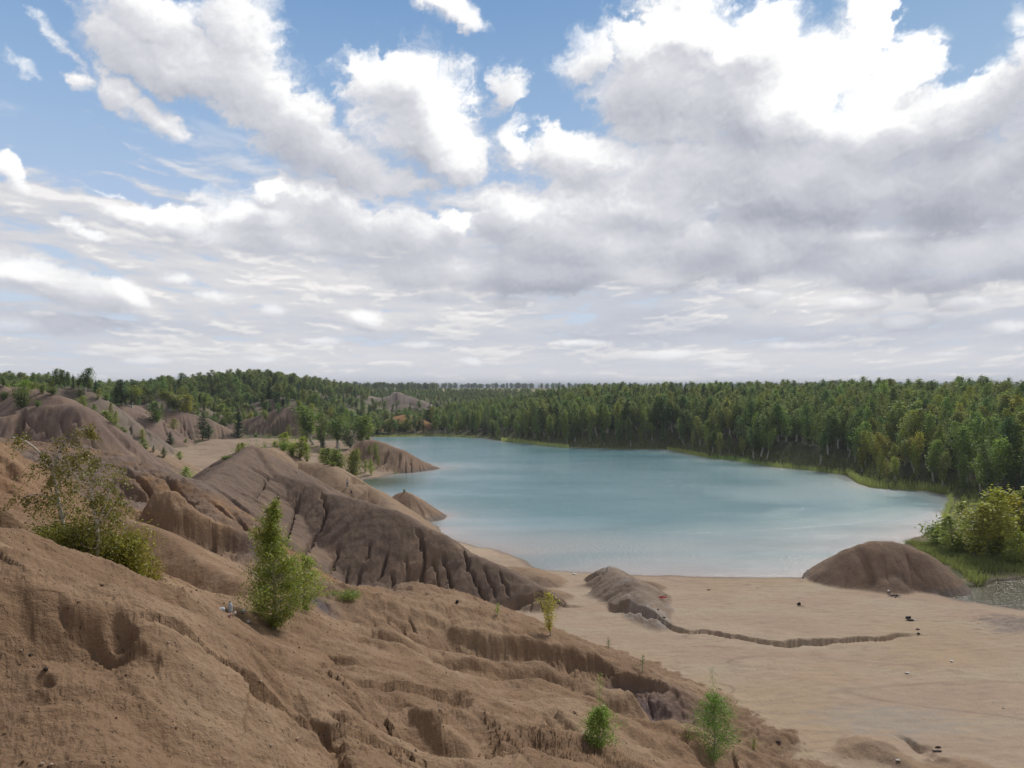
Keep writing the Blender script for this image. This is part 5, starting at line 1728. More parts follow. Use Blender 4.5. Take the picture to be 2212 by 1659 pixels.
# single trees: column, base row, top row, width (photo pixels), kind, colour, label, category; optional distance
SINGLES = [
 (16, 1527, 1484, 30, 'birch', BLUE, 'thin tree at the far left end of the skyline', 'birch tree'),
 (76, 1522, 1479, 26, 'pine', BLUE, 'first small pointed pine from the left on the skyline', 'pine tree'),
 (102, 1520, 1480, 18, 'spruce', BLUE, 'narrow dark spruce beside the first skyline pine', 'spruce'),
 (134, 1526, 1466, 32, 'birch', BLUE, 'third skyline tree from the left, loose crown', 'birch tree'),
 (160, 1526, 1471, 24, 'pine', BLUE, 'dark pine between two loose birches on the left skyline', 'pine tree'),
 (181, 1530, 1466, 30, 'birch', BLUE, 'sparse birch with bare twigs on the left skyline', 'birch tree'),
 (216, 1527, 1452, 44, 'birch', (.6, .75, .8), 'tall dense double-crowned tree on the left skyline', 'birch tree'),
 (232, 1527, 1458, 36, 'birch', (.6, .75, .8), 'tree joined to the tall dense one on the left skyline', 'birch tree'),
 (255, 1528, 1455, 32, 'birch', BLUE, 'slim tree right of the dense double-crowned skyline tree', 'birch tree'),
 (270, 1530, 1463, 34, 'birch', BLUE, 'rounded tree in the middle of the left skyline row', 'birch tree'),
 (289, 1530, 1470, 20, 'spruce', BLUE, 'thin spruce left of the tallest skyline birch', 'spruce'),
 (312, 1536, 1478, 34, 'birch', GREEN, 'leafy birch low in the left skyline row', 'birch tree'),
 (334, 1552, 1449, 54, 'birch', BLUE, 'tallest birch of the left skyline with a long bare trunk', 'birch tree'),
 (352, 1545, 1482, 36, 'birch', GREEN, 'lower birch right of the tallest skyline birch', 'birch tree'),
 (377, 1548, 1491, 26, 'spruce', GREEN, 'small spruce right of the tallest skyline birch', 'spruce'),
 (399, 1556, 1494, 26, 'pine', GREEN, 'small pine on the slope below the left skyline', 'pine tree'),
 (421, 1560, 1497, 28, 'birch', GREEN, 'thin birch on the slope left of the big dark tree', 'birch tree'),
 (449, 1570, 1492, 34, 'birch', GREEN, 'birch against the left flank of the big dark tree', 'birch tree'),
 (88, 1606, 1524, 82, 'bush', (.62, .74, .62), 'large dark round bush on the upper left clay slope', 'bush'),
 (17, 1574, 1537, 40, 'bush', (.8, .9, .75), 'green bush at the left edge of the clay slope', 'bush'),
 (149, 1602, 1574, 34, 'bush', (1.0, 1.0, .8), 'low bush just right of the large dark round bush', 'bush'),
 (128, 1532, 1500, 50, 'bush', GREEN, 'bush under the skyline pines at the left', 'bush'),
 (166, 1552, 1505, 44, 'bush', GREEN, 'bush on the brow of the left clay hill', 'bush'),
 (206, 1556, 1520, 50, 'bush', (1.1, 1.05, .85), 'light green bush on the brow of the left clay hill', 'bush'),
 (312, 1573, 1530, 30, 'bush', (.8, .9, .8), 'narrow dark bush on the clay below the tallest skyline birch', 'bush'),
 (386, 1578, 1528, 30, 'young', (1.1, 1.05, .8), 'young birch halfway down the upper left clay slope', 'young birch'),
 (420, 1580, 1545, 30, 'bush', (.9, .95, .8), 'small bush between the young birch and the big dark tree', 'bush'),
 (480, 1596, 1490, 105, 'pine', (.75, .85, .8), 'big dark pine on the clay crest left of centre', 'pine tree'),
 (455, 1596, 1525, 44, 'aspen', (.65, .8, .7), 'dark broadleaf tree against the big crest pine', 'broadleaf tree'),
 (522, 1608, 1530, 70, 'birch', (1.25, 1.15, .8), 'light green birch on the crest right of the big dark pine', 'birch tree'),
 (549, 1596, 1520, 70, 'birch', (1.2, 1.15, .8), 'second light green birch right of the big dark pine', 'birch tree'),
 (575, 1592, 1530, 34, 'birch', (1.2, 1.15, .8), 'third light green birch right of the big dark pine', 'birch tree'),
 (432, 1656, 1586, 34, 'young', (1.15, 1.05, .75), 'slim green birch halfway down the mid clay slope', 'young birch'),
 (455, 1682, 1618, 30, 'young', (1.05, 1.0, .75), 'lower slim birch on the mid clay slope', 'young birch'),
 (425, 1764, 1688, 60, 'young', (1.3, 1.2, .85), 'wide light green birch clump on the bare knoll', 'young birch', 200),
 (452, 1762, 1682, 52, 'young', (1.25, 1.2, .85), 'second birch of the clump on the bare knoll', 'young birch', 199),
 (488, 1736, 1680, 44, 'young', (1.3, 1.2, .85), 'right-hand birch of the clump on the bare knoll', 'young birch', 203),
 (604, 1662, 1582, 80, 'young', (1.05, 1.05, .8), 'bushy birch alone on the clay face above the pale floor', 'young birch'),
 (620, 1664, 1608, 44, 'bush', (.9, .95, .75), 'bush at the foot of the lone birch on the clay face', 'bush'),
 (671, 1753, 1696, 38, 'spruce', (.8, .85, .8), 'small dark spruce on the left edge of the pale clay floor', 'spruce'),
 (604, 1783, 1752, 22, 'pine', (1.2, 1.2, 1.0), 'tiny pine at the left rim of the pale clay floor', 'pine tree'),
 (647, 1806, 1755, 38, 'pine', (1.35, 1.3, 1.0), 'bright little pine at the left rim of the pale clay floor', 'pine tree'),
 (798, 1728, 1618, 100, 'pine', (.9, .95, .8), 'tall broad pine at the foot of the clay hill by the pale floor', 'pine tree', 318),
 (822, 1741, 1668, 60, 'pine', (.72, .8, .75), 'dark pine in front of the tall broad one by the pale floor', 'pine tree', 314),
 (939, 1722, 1612, 62, 'spruce', (.85, .95, .8), 'tall spruce standing alone behind the pale clay floor', 'spruce'),
 (720, 1662, 1585, 110, 'birch', (1.35, 1.2, .75), 'yellow-green birch behind the clay hill crest', 'birch tree', 350),
 (672, 1616, 1530, 80, 'birch', (1.2, 1.1, .75), 'birch with a white trunk on the clay hill crest', 'birch tree', 334),
 (700, 1618, 1545, 100, 'birch', (1.2, 1.1, .75), 'bushy birch on the clay hill crest', 'birch tree', 336),
 (738, 1632, 1552, 70, 'birch', (1.3, 1.15, .75), 'slender birch at the right end of the clay hill crest', 'birch tree', 338),
 (1021, 1764, 1732, 30, 'bush', (1.3, 1.25, .8), 'light green bush beyond the crest of the furrowed ridge', 'bush', 190),
 (1046, 1768, 1732, 32, 'bush', (1.35, 1.25, .8), 'second light green bush beyond the furrowed ridge crest', 'bush', 188),
 (988, 1764, 1742, 30, 'bush', (1.2, 1.2, .8), 'low bush just left behind the peak of the furrowed ridge', 'bush', 200),
 (940, 1795, 1744, 26, 'young', (1.25, 1.25, .8), 'twiggy bright birch on the left flank of the furrowed ridge', 'young birch', 130),
 (890, 1816, 1791, 58, 'bush', (.8, .9, .7), 'dark low bush spreading off the left flank of the furrowed ridge', 'bush', 125),
 (1084, 1770, 1738, 34, 'young', (1.2, 1.3, .7), 'short bright birch on the right shoulder of the ridge peak', 'young birch', 166),
 (1118, 1785, 1702, 85, 'young', (1.35, 1.4, .65), 'vivid green birch on the saddle right of the ridge peak', 'young birch', 168),
 (1150, 1792, 1748, 44, 'young', (1.35, 1.4, .65), 'low vivid green birch between two taller ones on the saddle', 'young birch', 167),
 (1182, 1814, 1722, 95, 'young', (1.35, 1.4, .65), 'tall vivid green birch at the right of the saddle clump', 'young birch', 164),
 (1208, 1816, 1748, 44, 'young', (1.3, 1.35, .65), 'rounded vivid green birch at the right end of the saddle clump', 'young birch', 163),
 (1236, 1738, 1602, 110, 'birch', (1.0, 1.0, .7), 'tall birch group leader left of the cape', 'birch tree', 300),
 (1205, 1735, 1618, 95, 'birch', (1.1, 1.05, .7), 'left tall birch beside the group leader', 'birch tree', 305),
 (1268, 1740, 1628, 95, 'birch', (1.05, 1.0, .7), 'right tall birch beside the group leader', 'birch tree', 298),
 (1272, 1764, 1712, 30, 'spruce', (.75, .8, .75), 'small dark spruce under the tall birches left of the cape', 'spruce'),
 (1336, 1758, 1655, 80, 'birch', (.9, .95, .7), 'slim dark birch behind the cape', 'birch tree', 290),
 (1331, 1762, 1734, 22, 'spruce', (.75, .8, .75), 'tiny dark spruce below the slim birch behind the cape', 'spruce'),
 (1384, 1752, 1648, 110, 'birch', (.85, .92, .65), 'dense birch clump leader above the cape', 'birch tree', 290),
 (1415, 1748, 1640, 100, 'birch', (.9, .95, .65), 'right-hand birch above the cape peak', 'birch tree', 292),
 (1368, 1750, 1612, 24, 'birch', (1.1, 1.1, .8), 'thin tall birch rising above the clump over the cape', 'birch tree', 330),
 (1440, 1742, 1668, 50, 'birch', (.95, 1.0, .7), 'low birch at the waterside behind the cape peak', 'birch tree', 300),
 (1300, 1835, 1762, 100, 'birch', (1.1, 1.0, .65), 'olive birch in the hollow left of the cape', 'birch tree', 215),
 (1270, 1828, 1770, 50, 'young', (1.1, 1.0, .65), 'low birch in the hollow left of the cape', 'young birch', 218),
 (1335, 1838, 1768, 85, 'birch', (1.15, 1.05, .65), 'middle birch in the hollow left of the cape', 'birch tree', 212),
 (1363, 1856, 1766, 75, 'birch', (1.2, 1.1, .65), 'birch with a bare white foot near the cove', 'birch tree', 208),
 (1392, 1868, 1778, 75, 'birch', (1.15, 1.1, .65), 'leaning birch nearest the cove', 'birch tree', 205),
 (1293, 1864, 1812, 30, 'young', (1.0, 1.0, .7), 'sparse birch with a bare trunk on the back ridge', 'young birch', 156),
 (1311, 1872, 1842, 34, 'bush', (1.1, 1.1, .7), 'small bush beside the bare-trunked birch on the back ridge', 'bush', 155),
 (1453, 1792, 1752, 26, 'young', (1.1, 1.05, .7), 'small birch clinging to the face of the cape', 'young birch'),
 (1480, 1822, 1746, 30, 'birch', (1.1, 1.05, .75), 'slim birch leaning on the face of the cape', 'birch tree'),
 (1490, 1842, 1790, 22, 'young', (1.1, 1.05, .75), 'short birch below the slim one on the cape face', 'young birch'),
 (1462, 1876, 1808, 34, 'young', (1.35, 1.3, .75), 'bright birch on the cove beach', 'young birch', 238),
 (1440, 1868, 1812, 26, 'young', (1.3, 1.25, .75), 'second bright birch on the cove beach', 'young birch', 240),
 (1529, 1712, 1652, 72, 'aspen', (1.15, 1.15, .8), 'round light green tree on the far left shore', 'broadleaf tree', 438),
 (1575, 1708, 1660, 60, 'bush', (.9, .95, .75), 'rounded bush left of the orange mound', 'bush', 446),
 (1603, 1704, 1648, 66, 'bush', (.62, .75, .6), 'dark round bush in front of the orange mound', 'bush', 450),
 (1604, 1700, 1640, 20, 'birch', (1.2, 1.15, .8), 'thin birch rising from the dark bush by the orange mound', 'birch tree', 449),
 (1645, 1702, 1668, 40, 'bush', (.7, .8, .6), 'small dark bush right of the orange mound front', 'bush', 450),
 (1690, 1684, 1590, 60, 'spruce', (.9, 1.0, .85), 'dark broad spruce at the left end of the far wood', 'spruce', 470),
 (1722, 1692, 1608, 50, 'birch', (.8, .95, .85), 'birch beside the broad spruce at the left end of the far wood', 'birch tree', 462),
 (1500, 1706, 1648, 50, 'birch', (1.0, 1.05, .75), 'birch left of the round light green tree on the far left shore', 'birch tree', 444),
 (1468, 1706, 1652, 50, 'birch', (.95, 1.0, .75), 'leftmost waterside birch of the far left shore', 'birch tree', 440),
 (1553, 1704, 1650, 40, 'birch', (1.0, 1.05, .75), 'birch between the round tree and the orange mound', 'birch tree', 450),
 (1592, 1940, 1926, 14, 'bush', (1.3, 1.2, .8), 'tiny tuft on top of the small cone by the water', 'bush'),
 # right bank group
 (3838, 2200, 1985, 190, 'aspen', (1.75, 1.45, .72), 'yellow-green tree on the near right bank, left of its group', 'broadleaf tree'),
 (3760, 2176, 2030, 150, 'young', (1.25, 1.3, .8), 'low spreading tree dipping over the water on the right bank', 'young birch'),
 (3690, 2150, 2040, 120, 'bush', (1.1, 1.25, .8), 'bush at the waterside tip of the right bank', 'bush'),
 (3935, 2195, 1932, 190, 'aspen', (1.85, 1.5, .68), 'tallest yellow-green tree of the near right bank', 'broadleaf tree'),
 (4000, 2150, 1950, 170, 'young', (1.75, 1.45, .72), 'yellow-green birch behind the tallest tree of the near right bank', 'young birch'),
 (4022, 2226, 2092, 100, 'young', (1.7, 1.5, .7), 'small young birch at the right edge on the near bank', 'young birch'),
 (3872, 2140, 1985, 150, 'aspen', (1.4, 1.35, .75), 'broad leafy tree in the middle of the near right bank', 'broadleaf tree'),
 (3800, 2105, 1975, 120, 'young', (1.4, 1.35, .8), 'pale green birch at the back of the near right bank', 'young birch'),
 (4045, 2140, 1925, 170, 'aspen', (1.75, 1.45, .72), 'yellowish tree cut by the right edge of the picture', 'broadleaf tree'),
 (3905, 2190, 2110, 120, 'bush', (1.35, 1.35, .7), 'low green bush under the tallest tree of the near right bank', 'bush'),
 (3790, 2180, 2095, 130, 'bush', (1.2, 1.3, .75), 'low green bush at the left foot of the right bank group', 'bush'),
 (3975, 2225, 2170, 80, 'bush', (1.15, 1.3, .7), 'grassy bush beside the floating log', 'bush'),
]


def build_scattered(K):
    """bushes dotted over the left slopes and the hollow by the cape"""
    rng = np.random.default_rng(44)
    n = 0
    while n < 46:
        y = rng.uniform(150, 345)
        x = rng.uniform(-.66, -.14) * y
        r = math.hypot(x, y)
        kd = GK[int(np.searchsorted(GR, r)), int(np.searchsorted(GT, math.atan2(x, y)))]
        if shore_d(x, y) < 4 or kd in (11, 2, 10) or (kd == 3 and rng.random() < .7):
            continue
        z = ground_z(x, y)
        if z < .6 or float(perlin(np.array([x * .05]), np.array([y * .05]), 5)[0]) < -.18:
            continue
        k = 'bush' if rng.random() < .55 else 'young'
        h = rng.uniform(1.2, 3.0) if k == 'bush' else rng.uniform(2.5, 5.0)
        K[k][rng.integers(len(K[k]))].put(x, y, z, h, h * rng.uniform(.8, 1.2), rng,
                                          'small green bush dotted on the bare clay slopes left of the lake' if k == 'bush' else 'small birch dotted on the bare clay slopes left of the lake',
                                          'bush' if k == 'bush' else 'young birch', 'bushes dotted over the left clay slopes' if k == 'bush' else 'small birches dotted over the left clay slopes',
                                          [(1.1, 1.1, .75), (.9, 1.0, .75), (1.3, 1.25, .75)][rng.integers(3)])
        n += 1


def build_singles(K):
    rng = np.random.default_rng(3)
    for it in SINGLES:
        u, vb, vt, w, k, col, lb, ct = it[:8]
        if len(it) > 8:
            d = it[8]
            x = d * (u - 2016.0) / FPX
            z = ground_z(x, d)
            z = max(z, EYE - d * (vb + 25 - HOR) / FPX)
            z = min(z, ground_z(x, d) + .0)
        else:
            x, d, z = hit(u, vb)
        top = EYE - d * (vt - HOR) / FPX
        h = max(top - z, .8)
        K[k][rng.integers(len(K[k]))].put(x, d, z, h, w * d / FPX, rng, lb, ct, None, col, tilt=.02)


# ------------------------------------------------------------------ near plants, each built for its own spot
def place_near(name, T, Cn, loc, label, cat, color=(1, 1, 1), crown='crown', stem='trunk', rz=0.0):
    r = plant(name, T, Cn, crown, stem)
    r.location = loc
    r.rotation_euler = (0, 0, rz)
    for c in r.children:
        if c.name.startswith(('crown', 'foliage')):
            c.color = (*color, 1)
    tag(r, label, cat)
    return r


def limb_birch(seed, origin, limbs, leaf_col, nl, ls):
    """a birch whose limbs follow given points (relative to origin); thin hanging twigs carry sparse leaves"""
    rng = np.random.default_rng(seed)
    T, Cn = Buf(), Buf()
    cols = np.asarray(leaf_col)
    for (pts, r0, r1, dens) in limbs:
        p = np.array(catmull(pts, 4)) - np.array(origin)
        n = len(p)
        T.tube(p, np.linspace(r0, r1, n) * 1.25 + .003, 7, (.66, .62, .55))
        L = np.linalg.norm(np.diff(p, axis=0), axis=1).sum()
        nt_ = int(L * 11 * dens)
        for i in range(nt_):
            t = rng.uniform(.12, 1.0)
            b0 = lerp_path(p, [t])[0]
            d = rng.normal(size=3)
            d[2] = rng.uniform(-.1, .7)
            d /= np.linalg.norm(d)
            l = rng.uniform(.35, 1.0) * (1.15 - .45 * t)
            s = np.linspace(0, 1, 5)[:, None]
            tp = b0 + d * l * s + np.array([0, 0, -1.0]) * l * .85 * s ** 2
            T.tube(tp, np.linspace(.006, .002, 5), 3, (.12, .09, .06))
            m = int(nl * rng.uniform(.4, 1.5))
            cen = lerp_path(tp, .25 + .75 * rng.random(m)) + rng.normal(0, .055, (m, 3))
            cen[:, 2] -= rng.random(m) * .12
            Cn.leaves(cen, ls, rng, cols * (1 + rng.normal(0, .3, (m, 1))).clip(.35, 1.9) * (1 + rng.normal(0, .08, (m, 3))))
    return T, Cn


def build_near():
    # the two thin birches leaning over the bank at the left
    d0 = 22.0

    def Q(u, v, d=d0):
        return P(u, v, d)
    ob = list(hill_base(250, 22.3))
    limbs = [([ob, Q(246, 2060), Q(232, 1985), Q(222, 1925), Q(211, 1872)], .050, .032, .5),
             ([Q(211, 1872), Q(196, 1835), Q(172, 1800), Q(130, 1758, 21.7), Q(82, 1728, 21.4), Q(48, 1722, 21.2)], .030, .010, 1.0),
             ([Q(211, 1872), Q(217, 1840), Q(228, 1795), Q(248, 1752, 22.3), Q(276, 1722, 22.5), Q(318, 1692, 22.7), Q(345, 1690, 22.8), Q(352, 1712, 22.9)], .028, .008, 1.25),
             ([Q(221, 1925), Q(246, 1880), Q(270, 1840, 21.8), Q(300, 1800, 21.6), Q(330, 1780, 21.5), Q(352, 1772, 21.5)], .024, .008, 1.2),
             ([Q(236, 2000), Q(200, 1965, 21.6), Q(150, 1945, 21.4), Q(95, 1958, 21.2)], .014, .005, 1.3),
             ([Q(248, 2050), Q(262, 2010), Q(246, 1985)], .018, .006, 1.2),
             ([Q(292, 1815, 21.7), Q(292, 1790, 21.7), Q(294, 1772, 21.7)], .010, .004, .8)]
    T, Cn = limb_birch(201, ob, limbs, (.082, .086, .022), 46, .070)
    place_near('leaning_birch', T, Cn, ob, 'thin forked birch with sparse olive leaves arching over the left bank', 'birch tree')
    d0 = 21.2
    ob = list(hill_base(383, 21.6))
    limbs = [([ob, P(384, 2120, d0), P(383, 2070, d0), P(374, 2030, d0), P(364, 1990, d0)], .042, .028, .5),
             ([P(364, 1990, d0), P(362, 1940, d0), P(376, 1885, d0), P(396, 1830, d0), P(405, 1808, d0)], .022, .006, 1.0),
             ([P(383, 2065, d0), P(402, 2020, 21.3), P(425, 1960, 21.4), P(440, 1905, 21.5), P(464, 1858, 21.6), P(482, 1843, 21.6)], .020, .006, 1.1),
             ([P(366, 1995, d0), P(350, 1965, 21), P(322, 1945, 20.9), P(285, 1925, 20.8)], .014, .005, 1.2),
             ([P(388, 2075, d0), P(415, 2040, 21), P(450, 1985, 20.9), P(476, 1962, 20.9)], .016, .005, 1.2),
             ([P(378, 2160, d0), P(330, 2150, 21), P(300, 2090, 21)], .014, .005, 1.0),
             ([P(362, 1945, d0), P(348, 1890, d0), P(352, 1870, d0)], .010, .004, .8)]
    T, Cn = limb_birch(202, ob, limbs, (.082, .086, .022), 44, .070)
    place_near('leaning_birch', T, Cn, ob, 'white-stemmed birch with bare upper twigs right of the forked one', 'birch tree')
    # undergrowth at their feet
    rng = np.random.default_rng(8)
    for i, (u, vb, vt, w, nl, d, lb, col) in enumerate([
            (300, 2235, 2060, 400, 12000, 21.4, 'dense green bush round the feet of the two leaning birches', (1.1, 1.02, .58)),
            (480, 2290, 2100, 330, 9500, 22.4, 'green bush right of the leaning birches above the gully', (1.2, 1.08, .55)),
            (205, 2185, 2050, 170, 3000, 23.0, 'dark bush behind the left leaning birch', (.85, .85, .6)),
            (565, 2325, 2205, 190, 3600, 23.5, 'drooping bush spilling toward the dark gully', (1.1, .95, .6)),
            (668, 2345, 2318, 70, 500, 23.2, 'small yellowish tuft on the rim beyond the drooping bush', (1.7, 1.3, .6))]):
        x = d * (u - 2016.0) / FPX
        z = ground_z(x, d)
        top = EYE - d * (vt - HOR) / FPX
        h = max(top - z, .35)
        T, Cn = make_bush(300 + i, h, w * d / FPX / 2, nl, .080, col=(.088, .092, .030), stems=13)
        place_near('bush', T, Cn, (x, d, z - .03), lb, 'bush', col, 'foliage', 'stems')
    # young birches on the near hill: column, base row, top row, width, leaves, leaf size, low, peak, colour, kind label
    spots = [
     (1082, 2476, 1985, 370, 16000, .088, .02, .22, (1.0, 1.16, .70), 'young_birch', 'dense conical young birch in the middle of the near slope', 'young birch', 1.0, None),
     (1196, 2400, 2195, 240, 4800, .085, .05, .3, (1.15, 1.15, .75), 'young_birch', 'lower light green birch just behind the conical young birch', 'young birch', .6, 37.0),
     (2169, 2502, 2340, 112, 1500, .13, .10, .75, (1.5, 1.35, .75), 'sapling', 'thin birch sapling with a yellow-green top against the sand', 'sapling', .6, None),
     (1959, 2424, 2376, 38, 160, .10, .10, .5, (1.2, 1.3, .8), 'sapling', 'tiny sapling beside the left end of the sand ditch', 'sapling', .8, None),
     (2395, 2552, 2505, 26, 140, .09, .05, .3, (.9, 1.0, .7), 'sapling', 'tiny dark sapling on the outer edge of the third spur', 'sapling', .8, None),
     (2530, 2648, 2580, 40, 180, .09, .05, .3, (.9, 1.0, .75), 'sapling', 'tiny feathery sapling above the dark bank', 'sapling', .8, None),
     (2362, 2942, 2790, 210, 3400, .075, .04, .25, (.95, 1.15, .75), 'sapling', 'bushy birch sapling low on the near slope, left of a bigger one', 'sapling', .55, None),
     (2808, 3000, 2755, 320, 6500, .080, .04, .3, (1.05, 1.35, .62), 'sapling', 'bright green bushy birch sapling at the foot of the near slope', 'sapling', .55, None),
     (2968, 2950, 2912, 60, 160, .08, .05, .3, (1.2, 1.2, .8), 'sapling', 'scrappy seedling on the lowest spur by the sand', 'sapling', .8, None),
    ]
    for i, (u, vb, vt, w, nl, ls, low, peak, col, nm, lb, ct, tp, dd) in enumerate(spots):
        if dd is None:
            x, d, z = hit(u, vb)
        else:
            d = dd
            x = d * (u - 2016.0) / FPX
            z = ground_z(x, d)
        h = max(d * (vb - vt) / FPX, EYE - d * (vt - HOR) / FPX - z)
        nb = 46 if h > 3 else (26 if nl > 1000 else 12)
        T, Cn = make_birch(400 + i, h, w * d / FPX / 2, nb, nl, ls, low=low, peak=peak, col=(.088, .112, .038), twig=nl > 1000, lean=.01, top_pow=tp if tp != 1.0 else .92, droop=.35)
        if nm == 'sapling' and vt in (2790, 2755):
            # the thin leader that sticks out above the bushy part
            rng_ = np.random.default_rng(i)
            top = d * ({2790: 2650, 2755: 2632}[vt] - vb) / -FPX
            p = np.array([[0, 0, h * .6], [.03, 0, h * .95], [-.02, .03, (h + top) / 2], [-.10 if vt == 2755 else .02, 0, top]])
            T.tube(p, [.014, .010, .006, .003], 4, (.30, .25, .2))
            m = 420
            cen = lerp_path(p, rng_.random(m) ** 1.2) + rng_.normal(0, 1, (m, 3)) * np.array([.16, .16, .06]) * np.linspace(1.3, .4, m)[:, None] * (.6 if vt == 2790 else 1.0)
            Cn.leaves(cen, ls * .7, rng_, np.array((.088, .105, .036)) * (1 + rng_.normal(0, .2, (m, 1))))
        place_near(nm, T, Cn, (x, d, z - .03), lb, ct, col)
    # broken branch with leaves lying on the spur
    x0, y0, z0 = hit(1265, 2392)
    x1, y1, z1 = hit(1385, 2368)
    rng_ = np.random.default_rng(77)
    T, Cn = Buf(), Buf()
    p = np.array([[0, 0, .05], [(x1 - x0) * .4, (y1 - y0) * .4, .45], [(x1 - x0) * .8, (y1 - y0) * .8, .62 + z1 - z0], [(x1 - x0) * 1.05, (y1 - y0), .35 + z1 - z0]])
    T.tube(p, [.02, .016, .010, .005], 5, (.12, .09, .06))
    for t_, sp_, m in ((.35, .18, 260), (.7, .30, 700), (.9, .36, 900), (1.0, .25, 420)):
        c0 = lerp_path(p, [t_])[0]
        cen = c0 + rng_.normal(0, 1, (m, 3)) * np.array([sp_, sp_, sp_ * .5])
        cen[:, 2] = np.maximum(cen[:, 2] - .12, .02 + (z1 - z0) * t_)
        Cn.leaves(cen, .09, rng_, np.array((.075, .105, .036)) * (1 + rng_.normal(0, .25, (m, 1))).clip(.4, 1.7))
    place_near('broken_branch', T, Cn, (x0, y0, z0), 'broken leafy branch lying on the spur beyond the conical birch', 'branch', (1, 1.1, .8), 'foliage', 'stem')


def hill_base(u, d):
    x = d * (u - 2016.0) / FPX
    return (x, d, ground_z(x, d) - .05)


def blades(name, pts, hgt, wid, col, seed, label, kind='stuff'):
    """a strip or patch of upright blades"""
    rng = np.random.default_rng(seed)
    n = len(pts)
    pts = np.asarray(pts)
    a = rng.random(n) * 6.283
    w = wid * rng.uniform(.6, 1.3, n)
    h = hgt * rng.uniform(.55, 1.15, n)
    dx, dy = np.cos(a) * w / 2, np.sin(a) * w / 2
    lean = rng.normal(0, .22, (n, 2)) * h[:, None]
    z = pts[:, 2] - .1
    v = np.stack([np.column_stack([pts[:, 0] - dx, pts[:, 1] - dy, z]), np.column_stack([pts[:, 0] + dx, pts[:, 1] + dy, z]),
                  np.column_stack([pts[:, 0] + lean[:, 0] + dx * .35, pts[:, 1] + lean[:, 1] + dy * .35, z + h]), np.column_stack([pts[:, 0] + lean[:, 0] - dx * .35, pts[:, 1] + lean[:, 1] - dy * .35, z + h])], 1).reshape(-1, 3)
    f = np.arange(n * 4).reshape(n, 4)
    c = np.asarray(col) * (1 + rng.normal(0, .22, (n, 1))).clip(.4, 1.7)
    o = mesh_from(name, v, f, LEAF, False, np.repeat(c, 4, 0))
    tag(o, label, None, None, kind)
    return o


def build_reeds():
    rng = np.random.default_rng(12)
    strips = [([(1475, 1722), (1600, 1720), (1706, 1718), (1800, 1721), (1880, 1725)], 2.6, 1.7, (.105, .125, .05), 26),
              ([(1975, 1737), (2080, 1746), (2140, 1754), (2240, 1764)], 3.0, 1.9, (.115, .135, .055), 26),
              ([(2628, 1770), (2700, 1784), (2790, 1803)], 4.0, 1.5, (.085, .12, .042), 30),
              ([(2790, 1806), (2880, 1812), (2960, 1824)], 4.0, 1.5, (.09, .125, .042), 30),
              ([(2965, 1826), (3060, 1842), (3180, 1852), (3330, 1872)], 3.2, 1.6, (.095, .12, .045), 26),
              ([(3335, 1872), (3380, 1904), (3430, 1920), (3500, 1927), (3650, 1934), (3730, 1950)], 4.2, 2.0, (.11, .125, .046), 40),
              ([(3740, 1965), (3745, 2000), (3715, 2060)], 3.5, 1.8, (.085, .115, .045), 30),
              ([(2230, 1762), (2450, 1770), (2628, 1770)], 1.2, 1.0, (.07, .095, .035), 10)]
    for i, (path, wd, hh, col, dens) in enumerate(strips):
        P_ = np.array([WP(*q) for q in path])
        seg = np.linalg.norm(np.diff(P_, axis=0), axis=1)
        n = int(seg.sum() * dens)
        t = np.sort(rng.random(n))
        cum = np.concatenate([[0], np.cumsum(seg)]) / seg.sum()
        x = np.interp(t, cum, P_[:, 0])
        y = np.interp(t, cum, P_[:, 1])
        off = wd * 1.4 * (.6 + .5 * perlin(t * seg.sum() * .12, t * 0, 800 + i))
        r = np.hypot(x, y)
        s_ = rng.uniform(-.35, 1.0, n) * off + .6
        x2, y2 = x * (1 + s_ / r), y * (1 + s_ / r)
        z = np.array([max(ground_z(a, b), -.3) for a, b in zip(x2, y2)])
        blades('reeds', np.column_stack([x2, y2, z]), hh, .13, np.array(col) * 1.6, 900 + i, 'green reeds along the water edge')
    # grassy bank between the lake and the brown inlet
    poly = np.array([WP(*q) for q in [(3555, 2138), (3650, 2150), (3760, 2120), (4060, 2100), (4060, 2285), (3990, 2282), (3900, 2290), (3850, 2312), (3800, 2290), (3740, 2240), (3660, 2200), (3600, 2160)]])
    pts = []
    x0, y0 = poly.min(0)
    x1, y1 = poly.max(0)
    X = rng.uniform(x0, x1, 60000)
    Y = rng.uniform(y0, y1, 60000)
    s_ = poly_sdf(X, Y, [tuple(q) for q in poly])
    bare = (np.hypot((X - 73) / 5, (Y - 112) / 3.2) < 1) & (rng.random(60000) < .85)
    k = (s_ < fbm(X * .4, Y * .4, 33, 3)) & ~bare
    X, Y = X[k][:24000], Y[k][:24000]
    pts = [(a, b, ground_z(a, b)) for a, b in zip(X, Y)]
    blades('grass', [p for p in pts if p[2] > -.35], .85, .09, (.080, .104, .036), 950, 'long green grass on the bank by the brown inlet')
    # undergrowth at the feet of the wood
    pts = []
    for _ in range(60000):
        t = rng.uniform(-.03, .62)
        r = rng.uniform(190, 500)
        x, y = r * math.sin(t), r * math.cos(t)
        s_ = shore_d(x, y)
        if 1.5 < s_ < 9 and x > -48 and not (x < 0 and y < 405) and y > 175:
            pts.append((x, y, ground_z(x, y)))
    blades('undergrowth', pts, 1.3, .5, (.060, .080, .026), 960, 'low dark undergrowth at the foot of the wood')
